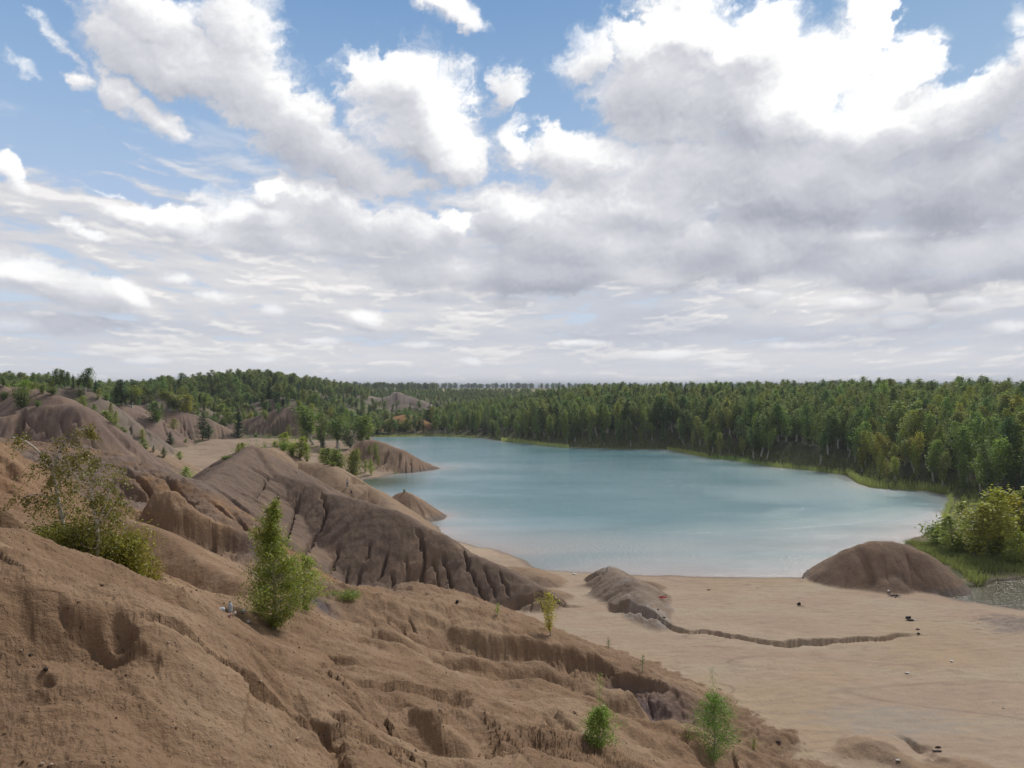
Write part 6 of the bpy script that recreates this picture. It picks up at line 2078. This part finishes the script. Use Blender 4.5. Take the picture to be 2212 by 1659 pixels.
# ------------------------------------------------------------------ people and things left on the ground
def plain(name, col, rough=.7, spec=.3, trans=0.0, metal=0.0):
    m, nt, b, out = material(name)
    n = noise(geo_pos(), 30.0, 3, .6)
    f = .85 + n * .3
    c = cmix(1.0, vec(col[0], col[1], col[2]), vec(f, f, f), 'MULTIPLY')
    nt.links.new(c.s, b.inputs['Base Color'])
    b.inputs['Roughness'].default_value = rough
    b.inputs['Specular IOR Level'].default_value = spec
    b.inputs['Metallic'].default_value = metal
    if trans:
        b.inputs['Transmission Weight'].default_value = trans
        b.inputs['IOR'].default_value = 1.4
    return m


def skin_mesh(name, joints, edges, mat, parent=None, sub=1, root=0):
    """joints: (x, y, z, rx, ry); one smooth skin grown over the skeleton, baked to a mesh"""
    me = bpy.data.meshes.new(name)
    me.from_pydata([j[:3] for j in joints], edges, [])
    o = bpy.data.objects.new(name, me)
    COL.objects.link(o)
    sk = o.modifiers.new('skin', 'SKIN')
    sk.use_smooth_shade = True
    for i, j in enumerate(joints):
        me.skin_vertices[0].data[i].radius = (j[3], j[4] if len(j) > 4 else j[3])
        me.skin_vertices[0].data[i].use_root = (i == root)
    sb = o.modifiers.new('sub', 'SUBSURF')
    sb.levels = sb.render_levels = sub
    dg = bpy.context.evaluated_depsgraph_get()
    dg.update()
    ev = bpy.data.meshes.new_from_object(o.evaluated_get(dg))
    o.modifiers.clear()
    o.data = ev
    for p in ev.polygons:
        p.use_smooth = True
    ev.materials.clear()
    ev.materials.append(mat)
    if parent:
        o.parent = parent
    return o


def body_skeleton(pose):
    """pose: named joints -> skeleton lists, with five-fingered hands"""
    J, E, idx = [], [], {}

    def add(n, p, rx, ry=None):
        idx[n] = len(J)
        J.append((*p, rx, ry or rx))

    def link(a, b):
        E.append((idx[a], idx[b]))
    P_ = pose
    add('pelvis', P_['pelvis'], .150, .105)
    add('waist', P_['waist'], .125, .090)
    add('chest', P_['chest'], .155, .105)
    add('neck0', P_['neck'], .070, .060)
    add('head0', P_['chin'], .060, .062)
    add('head1', P_['head'], .078, .095)
    add('crown', P_['crown'], .050, .060)
    for a, b in (('pelvis', 'waist'), ('waist', 'chest'), ('chest', 'neck0'), ('neck0', 'head0'), ('head0', 'head1'), ('head1', 'crown')):
        link(a, b)
    for s in 'lr':
        add('sh' + s, P_['sh' + s], .052)
        add('el' + s, P_['el' + s], .040)
        add('wr' + s, P_['wr' + s], .026, .022)
        add('pa' + s, P_['pa' + s], .030, .014)
        link('chest', 'sh' + s)
        link('sh' + s, 'el' + s)
        link('el' + s, 'wr' + s)
        link('wr' + s, 'pa' + s)
        w, p = np.array(P_['wr' + s]), np.array(P_['pa' + s])
        d = (p - w) / (np.linalg.norm(p - w) + 1e-6)
        side = np.cross(d, [0, 1, 0.2])
        side /= np.linalg.norm(side) + 1e-6
        for k, (off, ln) in enumerate(((-.030, .068), (-.010, .080), (.010, .076), (.030, .058))):
            add('f%d%s' % (k, s), p + side * off + d * .035, .0085)
            add('g%d%s' % (k, s), p + side * off * 1.15 + d * (.035 + ln * .5), .0078)
            add('h%d%s' % (k, s), p + side * off * 1.1 + d * (.03 + ln * .9) + np.array([0, .018, 0]), .0065)
            link('pa' + s, 'f%d%s' % (k, s))
            link('f%d%s' % (k, s), 'g%d%s' % (k, s))
            link('g%d%s' % (k, s), 'h%d%s' % (k, s))
        add('t0' + s, w + (p - w) * .5 + side * .038, .010)
        add('t1' + s, p + side * .060 + d * .02, .008)
        link('wr' + s, 't0' + s)
        link('t0' + s, 't1' + s)
        add('hip' + s, P_['hip' + s], .088)
        add('kn' + s, P_['kn' + s], .060)
        add('an' + s, P_['an' + s], .040)
        add('to' + s, P_['to' + s], .034, .026)
        link('pelvis', 'hip' + s)
        link('hip' + s, 'kn' + s)
        link('kn' + s, 'an' + s)
        link('an' + s, 'to' + s)
    return J, E


def face_parts(root, head, fwd, skin, hair_m, hair_len):
    """nose, ears, eyes, mouth and hair, small meshes on the head"""
    h = np.array(head)
    f = np.array(fwd) / np.linalg.norm(fwd)
    up = np.array([0, 0, 1.0])
    sd_ = np.cross(f, up)

    def lump(name, c, r, m):
        b = bmesh.new()
        bmesh.ops.create_icosphere(b, subdivisions=2, radius=1.0)
        for v in b.verts:
            v.co = Vector(np.array(c) + sd_ * v.co.x * r[0] + f * v.co.y * r[1] + up * v.co.z * r[2])
        me = bpy.data.meshes.new(name)
        b.to_mesh(me)
        b.free()
        me.materials.append(m)
        for p in me.polygons:
            p.use_smooth = True
        o = bpy.data.objects.new(name, me)
        COL.objects.link(o)
        o.parent = root
        return o
    dark = plain('eye', (.03, .025, .02), .3)
    for s in (-1, 1):
        lump('eye', h + f * .086 + sd_ * s * .030 + up * .01, (.011, .006, .007), dark)
        lump('ear', h + sd_ * s * .080 - up * .005, (.010, .022, .030), skin)
    lump('nose', h + f * .100 - up * .018, (.012, .018, .022), skin)
    lump('mouth', h + f * .088 - up * .048, (.024, .006, .007), plain('lips', (.35, .14, .12), .5))
    b = bmesh.new()
    bmesh.ops.create_icosphere(b, subdivisions=3, radius=1.0)
    for v in b.verts:
        x, y, z = v.co
        r = 1.0
        if y > .15 and z < .45:
            r = .55
        zz = z * (.105 if z > 0 else .105 + hair_len * max(0, -y + .2))
        v.co = Vector(h + sd_ * x * .096 * r + f * (y * .112 * r - .012) + up * (zz + .022))
    me = bpy.data.meshes.new('hair')
    b.to_mesh(me)
    b.free()
    me.materials.append(hair_m)
    for p in me.polygons:
        p.use_smooth = True
    o = bpy.data.objects.new('hair', me)
    COL.objects.link(o)
    o.parent = root


def grown(J, E, names_idx, grow):
    """a garment: the same joints, a little fatter"""
    use = sorted(set(names_idx))
    mp = {k: i for i, k in enumerate(use)}
    JJ = [(*J[k][:3], J[k][3] + grow, J[k][4] + grow) for k in use]
    EE = [(mp[a], mp[b]) for a, b in E if a in mp and b in mp]
    return JJ, EE


def build_people():
    skin = plain('skin', (.50, .33, .24), .55)
    hair = plain('dark_hair', (.03, .022, .018), .6)
    # standing person
    x, y, z = hit(1368, 1920, 100, 190)
    root = empty('person', (x, y, z), math.radians(8))
    pose = dict(pelvis=(0, 0, .93), waist=(0, -.01, 1.08), chest=(0, 0, 1.30), neck=(0, .01, 1.46), chin=(0, .02, 1.53), head=(0, .02, 1.61), crown=(0, .01, 1.70),
                shl=(-.17, 0, 1.40), ell=(-.23, .02, 1.13), wrl=(-.22, -.05, .90), pal=(-.22, -.06, .82), shr=(.17, 0, 1.40), elr=(.22, .03, 1.13), wrr=(.20, -.06, .90), par=(.20, -.07, .82),
                hipl=(-.085, 0, .88), knl=(-.10, -.02, .48), anl=(-.11, .02, .08), tol=(-.13, -.14, .03), hipr=(.085, 0, .88), knr=(.09, -.01, .48), anr=(.10, .03, .08), tor=(.12, -.13, .03))
    J, E = body_skeleton(pose)
    skin_mesh('body', J, E, skin, root, 1)
    names = {}
    order = ['pelvis', 'waist', 'chest', 'neck0', 'head0', 'head1', 'crown']
    # indices: torso 0-2, then per side blocks of 4 + 12 + 2 + 4
    top = plain('white_cotton', (.80, .79, .80), .9)
    grey = plain('grey_denim', (.20, .22, .27), .9)
    blk = 4 + 12 + 2 + 4

    def arm(s, upto):
        b = 7 + s * blk
        return [b + i for i in range(upto)]

    def leg(s, upto):
        b = 7 + s * blk + 18
        return [b + i for i in range(upto)]
    jj, ee = grown(J, E, [0, 1, 2] + arm(0, 1) + arm(1, 1), .014)
    skin_mesh('shirt', jj, ee, top, root, 1)
    jj, ee = grown(J, E, [0] + leg(0, 3) + leg(1, 3), .016)
    skin_mesh('trousers', jj, ee, grey, root, 1)
    for s in (0, 1):
        b = leg(s, 4)
        jj, ee = grown(J, E, b[2:4], .012)
        skin_mesh('shoe', jj, ee, top, root, 1)
    face_parts(root, pose['head'], (0, -1, 0), skin, hair, .18)
    tag(root, 'person standing on the back ridge in a white top and grey trousers', 'person')
    # crouching person, leaning forward with one leg stretched down the slope
    x, y, z = hit(1385, 1948, 100, 190)
    root = empty('person', (x, y, z), math.radians(-10))
    pose = dict(pelvis=(.03, .0, .42), waist=(-.02, -.02, .56), chest=(-.12, -.05, .72), neck=(-.22, -.08, .82), chin=(-.27, -.10, .85), head=(-.33, -.12, .88), crown=(-.40, -.14, .92),
                shl=(-.20, -.20, .72), ell=(-.30, -.30, .50), wrl=(-.36, -.36, .28), pal=(-.38, -.38, .20), shr=(-.06, .10, .78), elr=(-.02, .02, .98), wrr=(.06, -.10, 1.02), par=(.10, -.14, 1.0),
                hipl=(-.02, -.09, .38), knl=(-.26, -.26, .30), anl=(-.16, -.24, .02), tol=(-.30, -.34, .0), hipr=(.10, .04, .38), knr=(.36, -.10, .20), anr=(.62, -.22, -.12), tor=(.74, -.30, -.10))
    J, E = body_skeleton(pose)
    skin_mesh('body', J, E, skin, root, 1)
    navy = plain('navy_cloth', (.025, .03, .075), .9)
    black = plain('black_cloth', (.018, .018, .022), .9)
    jj, ee = grown(J, E, [0, 1, 2] + arm(0, 1) + arm(1, 1), .014)
    skin_mesh('shirt', jj, ee, black, root, 1)
    jj, ee = grown(J, E, [0] + leg(0, 2) + leg(1, 1), .018)
    skin_mesh('shorts', jj, ee, navy, root, 1)
    for s in (0, 1):
        b = leg(s, 4)
        jj, ee = grown(J, E, b[2:4], .010)
        skin_mesh('shoe', jj, ee, top, root, 1)
    face_parts(root, pose['head'], (-.8, -.5, -.25), skin, hair, .30)
    tag(root, 'person in dark clothes crouching on the ridge below the standing one', 'person')


def lathe(name, prof, mat, k=14, parent=None, squash=0.0, seed=0):
    rng = np.random.default_rng(seed)
    a = np.linspace(0, 2 * np.pi, k, endpoint=False)
    v = []
    for i, (r, z) in enumerate(prof):
        rr = r * (1 + squash * np.sin(a * 2 + i) * .5 + squash * rng.normal(0, .3, k))
        v.append(np.column_stack([rr * np.cos(a), rr * np.sin(a), np.full(k, z)]))
    v = np.vstack(v)
    n = len(prof)
    i = np.arange(n - 1)[:, None] * k
    j = np.arange(k)[None]
    j2 = (j + 1) % k
    f = np.stack([i + j, i + j2, i + k + j2, i + k + j], -1).reshape(-1, 4)
    return mesh_from(name, v, f, mat, True, None, parent)


def wbox(name, size, mat, loc=(0, 0, 0), rot=(0, 0, 0), parent=None, bev=.01):
    b = bmesh.new()
    bmesh.ops.create_cube(b, size=1.0)
    for v in b.verts:
        v.co = Vector((v.co.x * size[0], v.co.y * size[1], v.co.z * size[2]))
    bmesh.ops.bevel(b, geom=list(b.edges), offset=bev, segments=2, affect='EDGES')
    me = bpy.data.meshes.new(name)
    b.to_mesh(me)
    b.free()
    me.materials.append(mat)
    o = bpy.data.objects.new(name, me)
    COL.objects.link(o)
    o.location = loc
    o.rotation_euler = rot
    if parent:
        o.parent = parent
    return o


def rock(seed, size, mat, name='stone', flat=.6):
    rng = np.random.default_rng(seed)
    b = bmesh.new()
    bmesh.ops.create_icosphere(b, subdivisions=3, radius=1.0)
    ph = rng.uniform(0, 50)
    for v in b.verts:
        d = 1 + .38 * float(fbm(np.array([v.co.x * 1.1 + ph + v.co.z]), np.array([v.co.y * 1.1 - v.co.z * .7]), seed, 3)[0])
        v.co = Vector((v.co.x * size[0] * d, v.co.y * size[1] * d, v.co.z * size[2] * d))
    me = bpy.data.meshes.new(name)
    b.to_mesh(me)
    b.free()
    me.materials.append(mat)
    o = bpy.data.objects.new(name, me)
    COL.objects.link(o)
    return o


def build_litter():
    clear = plain('clear_plastic', (.72, .78, .82), .15, .6, .35)
    dull = plain('bluish_plastic', (.44, .49, .53), .3, .5)
    capm = plain('dark_cap', (.05, .05, .06), .5)
    white = plain('white_plastic', (.78, .76, .73), .6)
    # two water bottles by the young birch
    x, y, z = hit(907, 2412)
    r = empty('plastic_bottle', (x, y, z), .4)
    r.scale = (.82, .82, .82)
    o = lathe('bottle_body', [(.001, .0), (.075, .005), (.085, .03), (.083, .12), (.078, .135), (.083, .15), (.083, .24), (.070, .29), (.035, .335), (.026, .35), (.026, .372)], dull, 16, r)
    lathe('cap', [(.030, .368), (.031, .395), (.001, .397)], capm, 12, r)
    tag(r, 'upright clear plastic bottle with a dark cap beside the young birch', 'bottle')
    x, y, z = hit(893, 2408)
    r = empty('plastic_bottle', (x - .04, y - .05, z + .07), 0)
    r.rotation_euler = (math.radians(90), 0, math.radians(-55))
    lathe('bottle_body', [(.001, .0), (.060, .004), (.072, .03), (.070, .10), (.060, .14), (.068, .18), (.050, .24), (.024, .28), (.022, .30)], dull, 14, r, .14, 3)
    lathe('cap', [(.026, .296), (.026, .318), (.001, .32)], white, 12, r)
    tag(r, 'crushed plastic bottle lying against the upright one', 'bottle')
    x, y, z = hit(958, 2412)
    r = empty('plastic_bottle', (x, y, z + .06), 0)
    r.rotation_euler = (math.radians(80), 0, math.radians(35))
    lathe('bottle_body', [(.001, .0), (.050, .004), (.055, .03), (.053, .16), (.035, .21), (.018, .25)], clear, 14, r, .06, 5)
    lathe('cap', [(.020, .246), (.020, .266), (.001, .268)], capm, 10, r)
    tag(r, 'clear bottle half hidden under the young birch leaves', 'bottle')

    def scrap(u, v, w, label, cat, name, col, seed, thick=.03, curl=.05):
        x, y, z = hit(u, v)
        rng = np.random.default_rng(seed)
        w *= .68
        n = 7
        a = np.linspace(-1, 1, n)
        X, Y = np.meshgrid(a * w / 2, a * w / 3)
        X = X + rng.normal(0, w * .04, X.shape)
        Z = curl * np.sin(X / w * 5 + rng.random() * 6) * np.cos(Y / w * 6) + rng.normal(0, curl * .3, X.shape) + curl + thick
        top_ = np.column_stack([X.ravel(), Y.ravel(), Z.ravel()])
        bot = top_ - [0, 0, thick]
        idx = np.arange(n * n).reshape(n, n)
        q = np.stack([idx[:-1, :-1], idx[:-1, 1:], idx[1:, 1:], idx[1:, :-1]], -1).reshape(-1, 4)
        rim = np.concatenate([idx[0], idx[1:, -1], idx[-1, ::-1][1:], idx[::-1, 0][1:]])
        sidef = [(rim[i], rim[i] + n * n, rim[i + 1] + n * n, rim[i + 1]) for i in range(len(rim) - 1)]
        o = mesh_from(name, np.vstack([top_, bot]), np.vstack([q, q[:, ::-1] + n * n, np.array(sidef)]), plain(name, col, .8), False)
        o.location = (x, y, z)
        o.rotation_euler = (0, 0, rng.random() * 3)
        tag(o, label, cat)
    scrap(908, 2431, .22, 'crumpled pinkish paper wrapper below the bottles', 'wrapper', 'paper_wrapper', (.70, .52, .45), 1)
    scrap(922, 2429, .20, 'second crumpled wrapper beside the pinkish one', 'wrapper', 'paper_wrapper', (.66, .56, .50), 2)
    scrap(978, 2452, .20, 'white torn wrapper at the foot of the young birch', 'wrapper', 'paper_wrapper', (.74, .74, .72), 3)
    scrap(2262, 2261, 1.1, 'pale flat sheet lying at the water edge left of the grey mound', 'plastic sheet', 'plastic_sheet', (.74, .72, .68), 4, .05)
    scrap(3570, 2651, .55, 'white scrap in the middle of the sand', 'plastic scrap', 'plastic_scrap', (.75, .72, .66), 5)
    scrap(3745, 2607, .55, 'white folded scrap on the sand toward the right', 'plastic scrap', 'plastic_scrap', (.75, .73, .68), 6)
    scrap(3533, 2997, .42, 'white scrap on the low brown mound at the bottom right', 'plastic scrap', 'plastic_scrap', (.76, .74, .70), 7)
    scrap(3603, 2442, .5, 'white scrap beside the open black case', 'plastic scrap', 'plastic_scrap', (.76, .74, .70), 8)
    scrap(3948, 2790, .3, 'small pale scrap near the right edge of the sand', 'plastic scrap', 'plastic_scrap', (.70, .68, .62), 9)
    # red sledge with its bent handle
    x, y, z = hit(2603, 2356)
    red = plain('red_plastic', (.62, .02, .035), .35, .5)
    darkm = plain('dark_metal', (.045, .035, .03), .5)
    r = empty('sledge', (x, y, z), math.radians(-8))
    prof = []
    b = bmesh.new()
    n = 15
    rows = []
    for i in range(n):
        t = i / (n - 1)
        X = -.72 + 1.44 * t
        w = .24 * (math.sin(math.pi * min(max(t, .03), .97)) ** .4)
        zc = .10 + .10 * (abs(2 * t - 1) ** 3)
        rows.append([b.verts.new((X, w * s, zc + (.07 if abs(s) == 1 else 0))) for s in (-1, -.8, -.3, .3, .8, 1)])
    for r0, r1 in zip(rows[:-1], rows[1:]):
        for k in range(5):
            b.faces.new((r0[k], r1[k], r1[k + 1], r0[k + 1]))
    bmesh.ops.solidify(b, geom=list(b.faces), thickness=.02)
    me = bpy.data.meshes.new('hull')
    b.to_mesh(me)
    b.free()
    me.materials.append(red)
    o = bpy.data.objects.new('hull', me)
    COL.objects.link(o)
    o.parent = r
    B = Buf()
    B.tube([[-.05, .18, .18], [.20, .22, .26], [.42, .24, .34], [.60, .24, .40], [.66, .24, .36], [.66, .22, .28]], [.028] * 6, 7)
    hb = B.mesh('handle', darkm, True)
    hb.parent = r
    wbox('foot', (.10, .14, .16), darkm, (-.38, -.20, .06), (0, 0, .2), r)
    tag(r, 'red sledge-like hull with a dark bent handle beside the grey mound', 'sledge')
    # open black case
    black = plain('black_plastic', (.022, .016, .014), .6)
    x, y, z = hit(3580, 2442)
    r = empty('open_case', (x, y, z), .15)
    for nm, yy, zz, rx in (('case_base', -.15, .10, 0), ('lid', .24, .26, -1.15)):
        c = wbox(nm, (.62, .36, .16), black, (0, yy, zz), (rx, 0, 0), r, .02)
        wbox('lining', (.50, .24, .02), plain('brown_lining', (.10, .055, .04), .9), (0, 0, .082), (0, 0, 0), c, .004)
    wbox('hinge_strap', (.03, .30, .02), white, (-.28, .06, .24), (-.5, 0, 0), r, .003)
    tag(r, 'open black case standing on the sand', 'case')
    # black box at the foot of the furrowed ridge
    x, y, z = hit(1800, 2376)
    r = empty('crate', (x, y, z), .1)
    for (sx, sy, lx, ly) in ((.22, .03, 0, -.08), (.22, .03, 0, .08), (.03, .13, -.095, 0), (.03, .13, .095, 0)):
        wbox('side', (sx, sy, .2), black, (lx, ly, .1), (0, 0, 0), r, .005)
    wbox('bottom', (.16, .13, .03), black, (0, 0, .02), (0, 0, 0), r, .004)
    tag(r, 'black box at the foot of the furrowed ridge', 'box')
    # dark bucket with a stick
    x, y, z = hit(3140, 2380)
    r = empty('bucket', (x, y, z), 0)
    r.rotation_euler = (math.radians(62), 0, .5)
    lathe('bucket_body', [(.001, 0), (.16, .0), (.20, .34), (.185, .34), (.15, .02), (.001, .02)], black, 16, r)
    B = Buf()
    aa = np.linspace(0, np.pi, 9)
    B.tube(np.column_stack([np.cos(aa) * .2, np.sin(aa) * .16, .34 + 0 * aa]), [.008] * 9, 5)
    h_ = B.mesh('handle', darkm, True)
    h_.parent = r
    tag(r, 'dark bucket tipped over on the sand between two grey stains', 'bucket')
    x, y, z = hit(3150, 2388)
    wood = plain('driftwood', (.13, .095, .07), .9)
    B = Buf()
    B.tube([[-.4, 0, .04], [0, .05, .06], [.55, -.1, .04]], [.03, .035, .02], 6)
    o = B.mesh('stick', wood, True)
    o.location = (x, y, z)
    tag(o, 'thin dark stick lying beside the tipped bucket', 'stick')
    # camp fire remains
    x, y, z = hit(3520, 2349)
    r = empty('campfire', (x, y, z), 0)
    rng = np.random.default_rng(4)
    char = plain('charred_wood', (.03, .022, .02), .9)
    for i in range(7):
        B = Buf()
        a = rng.random() * 3.14
        l = rng.uniform(.3, .75)
        c = rng.normal(0, .22, 2)
        B.tube([[c[0] - math.cos(a) * l, c[1] - math.sin(a) * l * .6, .06], [c[0], c[1], .14 + .06 * rng.random()], [c[0] + math.cos(a) * l, c[1] + math.sin(a) * l * .6, .08]], [.05, .065, .04], 7)
        o = B.mesh('log', char, True)
        o.parent = r
    st = plain('pale_stone', (.50, .43, .36), .9)
    for i in range(7):
        a = i * .9
        o = rock(40 + i, (.13, .11, .09), st)
        o.location = (.62 * math.cos(a), .5 * math.sin(a), .06)
        o.parent = r
    tag(r, 'burnt logs and stones of an old campfire at the foot of the big brown mound', 'campfire')
    x, y, z = hit(3498, 2329)
    o = rock(61, (.16, .14, .12), white, 'plastic_canister')
    o.location = (x, y, z + .08)
    tag(o, 'small white canister against the foot of the big brown mound', 'canister')
    # log in the inlet
    B = Buf()
    p = [WP(3890, 2268), WP(3940, 2266), WP(3975, 2262)]
    B.tube([[p[0][0], p[0][1], .03], [p[1][0], p[1][1], .10], [p[2][0], p[2][1], .06]], [.06, .08, .05], 8)
    o = B.mesh('floating_log', plain('wet_wood', (.22, .17, .12), .6), True)
    tag(o, 'pale log floating along the grassy edge of the brown inlet', 'log')
    # dark slabs and stones
    slab = plain('dark_slab', (.05, .038, .033), .85)
    for i, (u, v, sx, sy, lb) in enumerate([(3686, 2960, .62, .22, 'larger black slab lying by the forked crack'), (3690, 2944, .36, .12, 'smaller black slab just behind the larger one'),
                                            (2790, 2323, .42, .16, 'dark flat stone on the sand right of the red sledge'), (2612, 2433, .42, .14, 'dark flat stone on the pale patch below the red sledge'),
                                            (3612, 2478, .35, .25, 'dark clod at the left tip of the grey mud'), (3615, 2494, .3, .2, 'dark clod just below the one at the tip of the grey mud'),
                                            (2590, 2400, .28, .2, 'dark clod at the right foot of the grey mound'), (3178, 2248, .25, .2, 'dark stone in the shallows left of the big brown mound'),
                                            (3160, 2276, .25, .2, 'dark stone at the water edge left of the big brown mound'), (3062, 2925, .35, .25, 'cluster-like dark clod on the sand under the spurs')]):
        x, y, z = hit(u, v)
        o = rock(80 + i, (sx * .62, sy * .62, .07), slab, 'stone')
        o.location = (x, y, max(z, 0) + .04)
        tag(o, lb, 'stone')
    # light stones on the near slope, each placed where the photo shows one
    stm = plain('light_stone', (.46, .36, .27), .9)
    for i, (u, v, s_, lb) in enumerate([(1352, 2481, .075, 'rounded light stone on the spur right of the conical birch'), (1068, 2943, .055, 'white pebble low on the near slope at centre left'),
                                        (665, 2534, .035, 'small white pebble on the bright upper slope'), (120, 2583, .05, 'pale stone on the dark lower left slope'),
                                        (85, 2572, .035, 'little pale stone left of the bigger pale one on the lower left slope'), (168, 3016, .05, 'pale pebble at the bottom left edge'), (203, 3012, .045, 'second pale pebble at the bottom left edge'),
                                        (1028, 2745, .045, 'yellowish leaf-like chip on the near slope'), (182, 2648, .07, 'dark rounded clod on the lower left slope')]):
        x, y, z = hit(u, v)
        s_ *= .55
        o = rock(120 + i, (s_, s_ * .9, s_ * .7), stm if 'dark' not in lb else slab, 'stone')
        o.location = (x, y, z + s_ * .3)
        tag(o, lb, 'stone')


def build_pebbles():
    """crumbs and small stones strewn over the near hillside and the sand"""
    rng = np.random.default_rng(21)
    ico = bmesh.new()
    bmesh.ops.create_icosphere(ico, subdivisions=1, radius=1.0)
    base = np.array([v.co[:] for v in ico.verts])
    tri = np.array([[v.index for v in f.verts] for f in ico.faces])
    ico.free()
    n = 5000
    r = np.exp(rng.uniform(math.log(5.5), math.log(60), n))
    th = rng.uniform(-.62, .55, n)
    x, y = r * np.sin(th), r * np.cos(th)
    dens = perlin(x * .5, y * .5, 90) + perlin(x * 1.7, y * 1.7, 91) * .5
    k = dens > rng.uniform(-.5, .4, n)
    x, y, r = x[k], y[k], r[k]
    n = len(x)
    s = np.minimum(np.exp(rng.normal(math.log(.012), .45, n)), .024) * (.5 + r / 22)
    z = np.array([ground_z(a, b) for a, b in zip(x, y)])
    sc = s[:, None, None] * rng.uniform(.6, 1.3, (n, 1, 3))
    v = base[None] * (1 + rng.normal(0, .18, (n, len(base), 1))) * sc
    v = v + np.stack([x, y, z + s * .25], 1)[:, None]
    f = tri[None] + (np.arange(n) * len(base))[:, None, None]
    c = np.where(rng.random((n, 1)) < .12, [[.38, .28, .20]], [[.22, .145, .09]]) * rng.uniform(.7, 1.25, (n, 1))
    o = mesh_from('pebbles', v.reshape(-1, 3), f.reshape(-1, 3), bpy.data.materials['earth'], False, np.repeat(c, len(base), 0))
    tag(o, 'crumbs and small stones strewn over the near clay slope', None, None, 'stuff')


def build_haze():
    """thin summer haze over the whole place"""
    b = bmesh.new()
    bmesh.ops.create_cube(b, size=1.0)
    for v in b.verts:
        v.co = Vector((v.co.x * 26000, v.co.y * 26000, -6.0 if v.co.z < 0 else 62.0))
    me = bpy.data.meshes.new('haze')
    b.to_mesh(me)
    b.free()
    m = bpy.data.materials.new('haze')
    m.use_nodes = True
    nt = m.node_tree
    nt.nodes.clear()
    out = nt.nodes.new('ShaderNodeOutputMaterial')
    pv = nt.nodes.new('ShaderNodeVolumePrincipled')
    pv.inputs['Color'].default_value = (.80, .86, .95, 1)
    pv.inputs['Density'].default_value = 0.00012
    pv.inputs['Anisotropy'].default_value = 0.3
    nt.links.new(pv.outputs[0], out.inputs['Volume'])
    me.materials.append(m)
    o = bpy.data.objects.new('haze', me)
    COL.objects.link(o)
    o['kind'] = 'stuff'
    o['label'] = 'thin haze in the air over the far trees'

# ------------------------------------------------------------------ build
build_ground()
build_water()
build_sky_dome()
KINDS = build_kinds()
build_singles(KINDS)
build_scattered(KINDS)
build_woods(KINDS)
build_near()
build_reeds()
build_people()
build_litter()
build_pebbles()
build_haze()
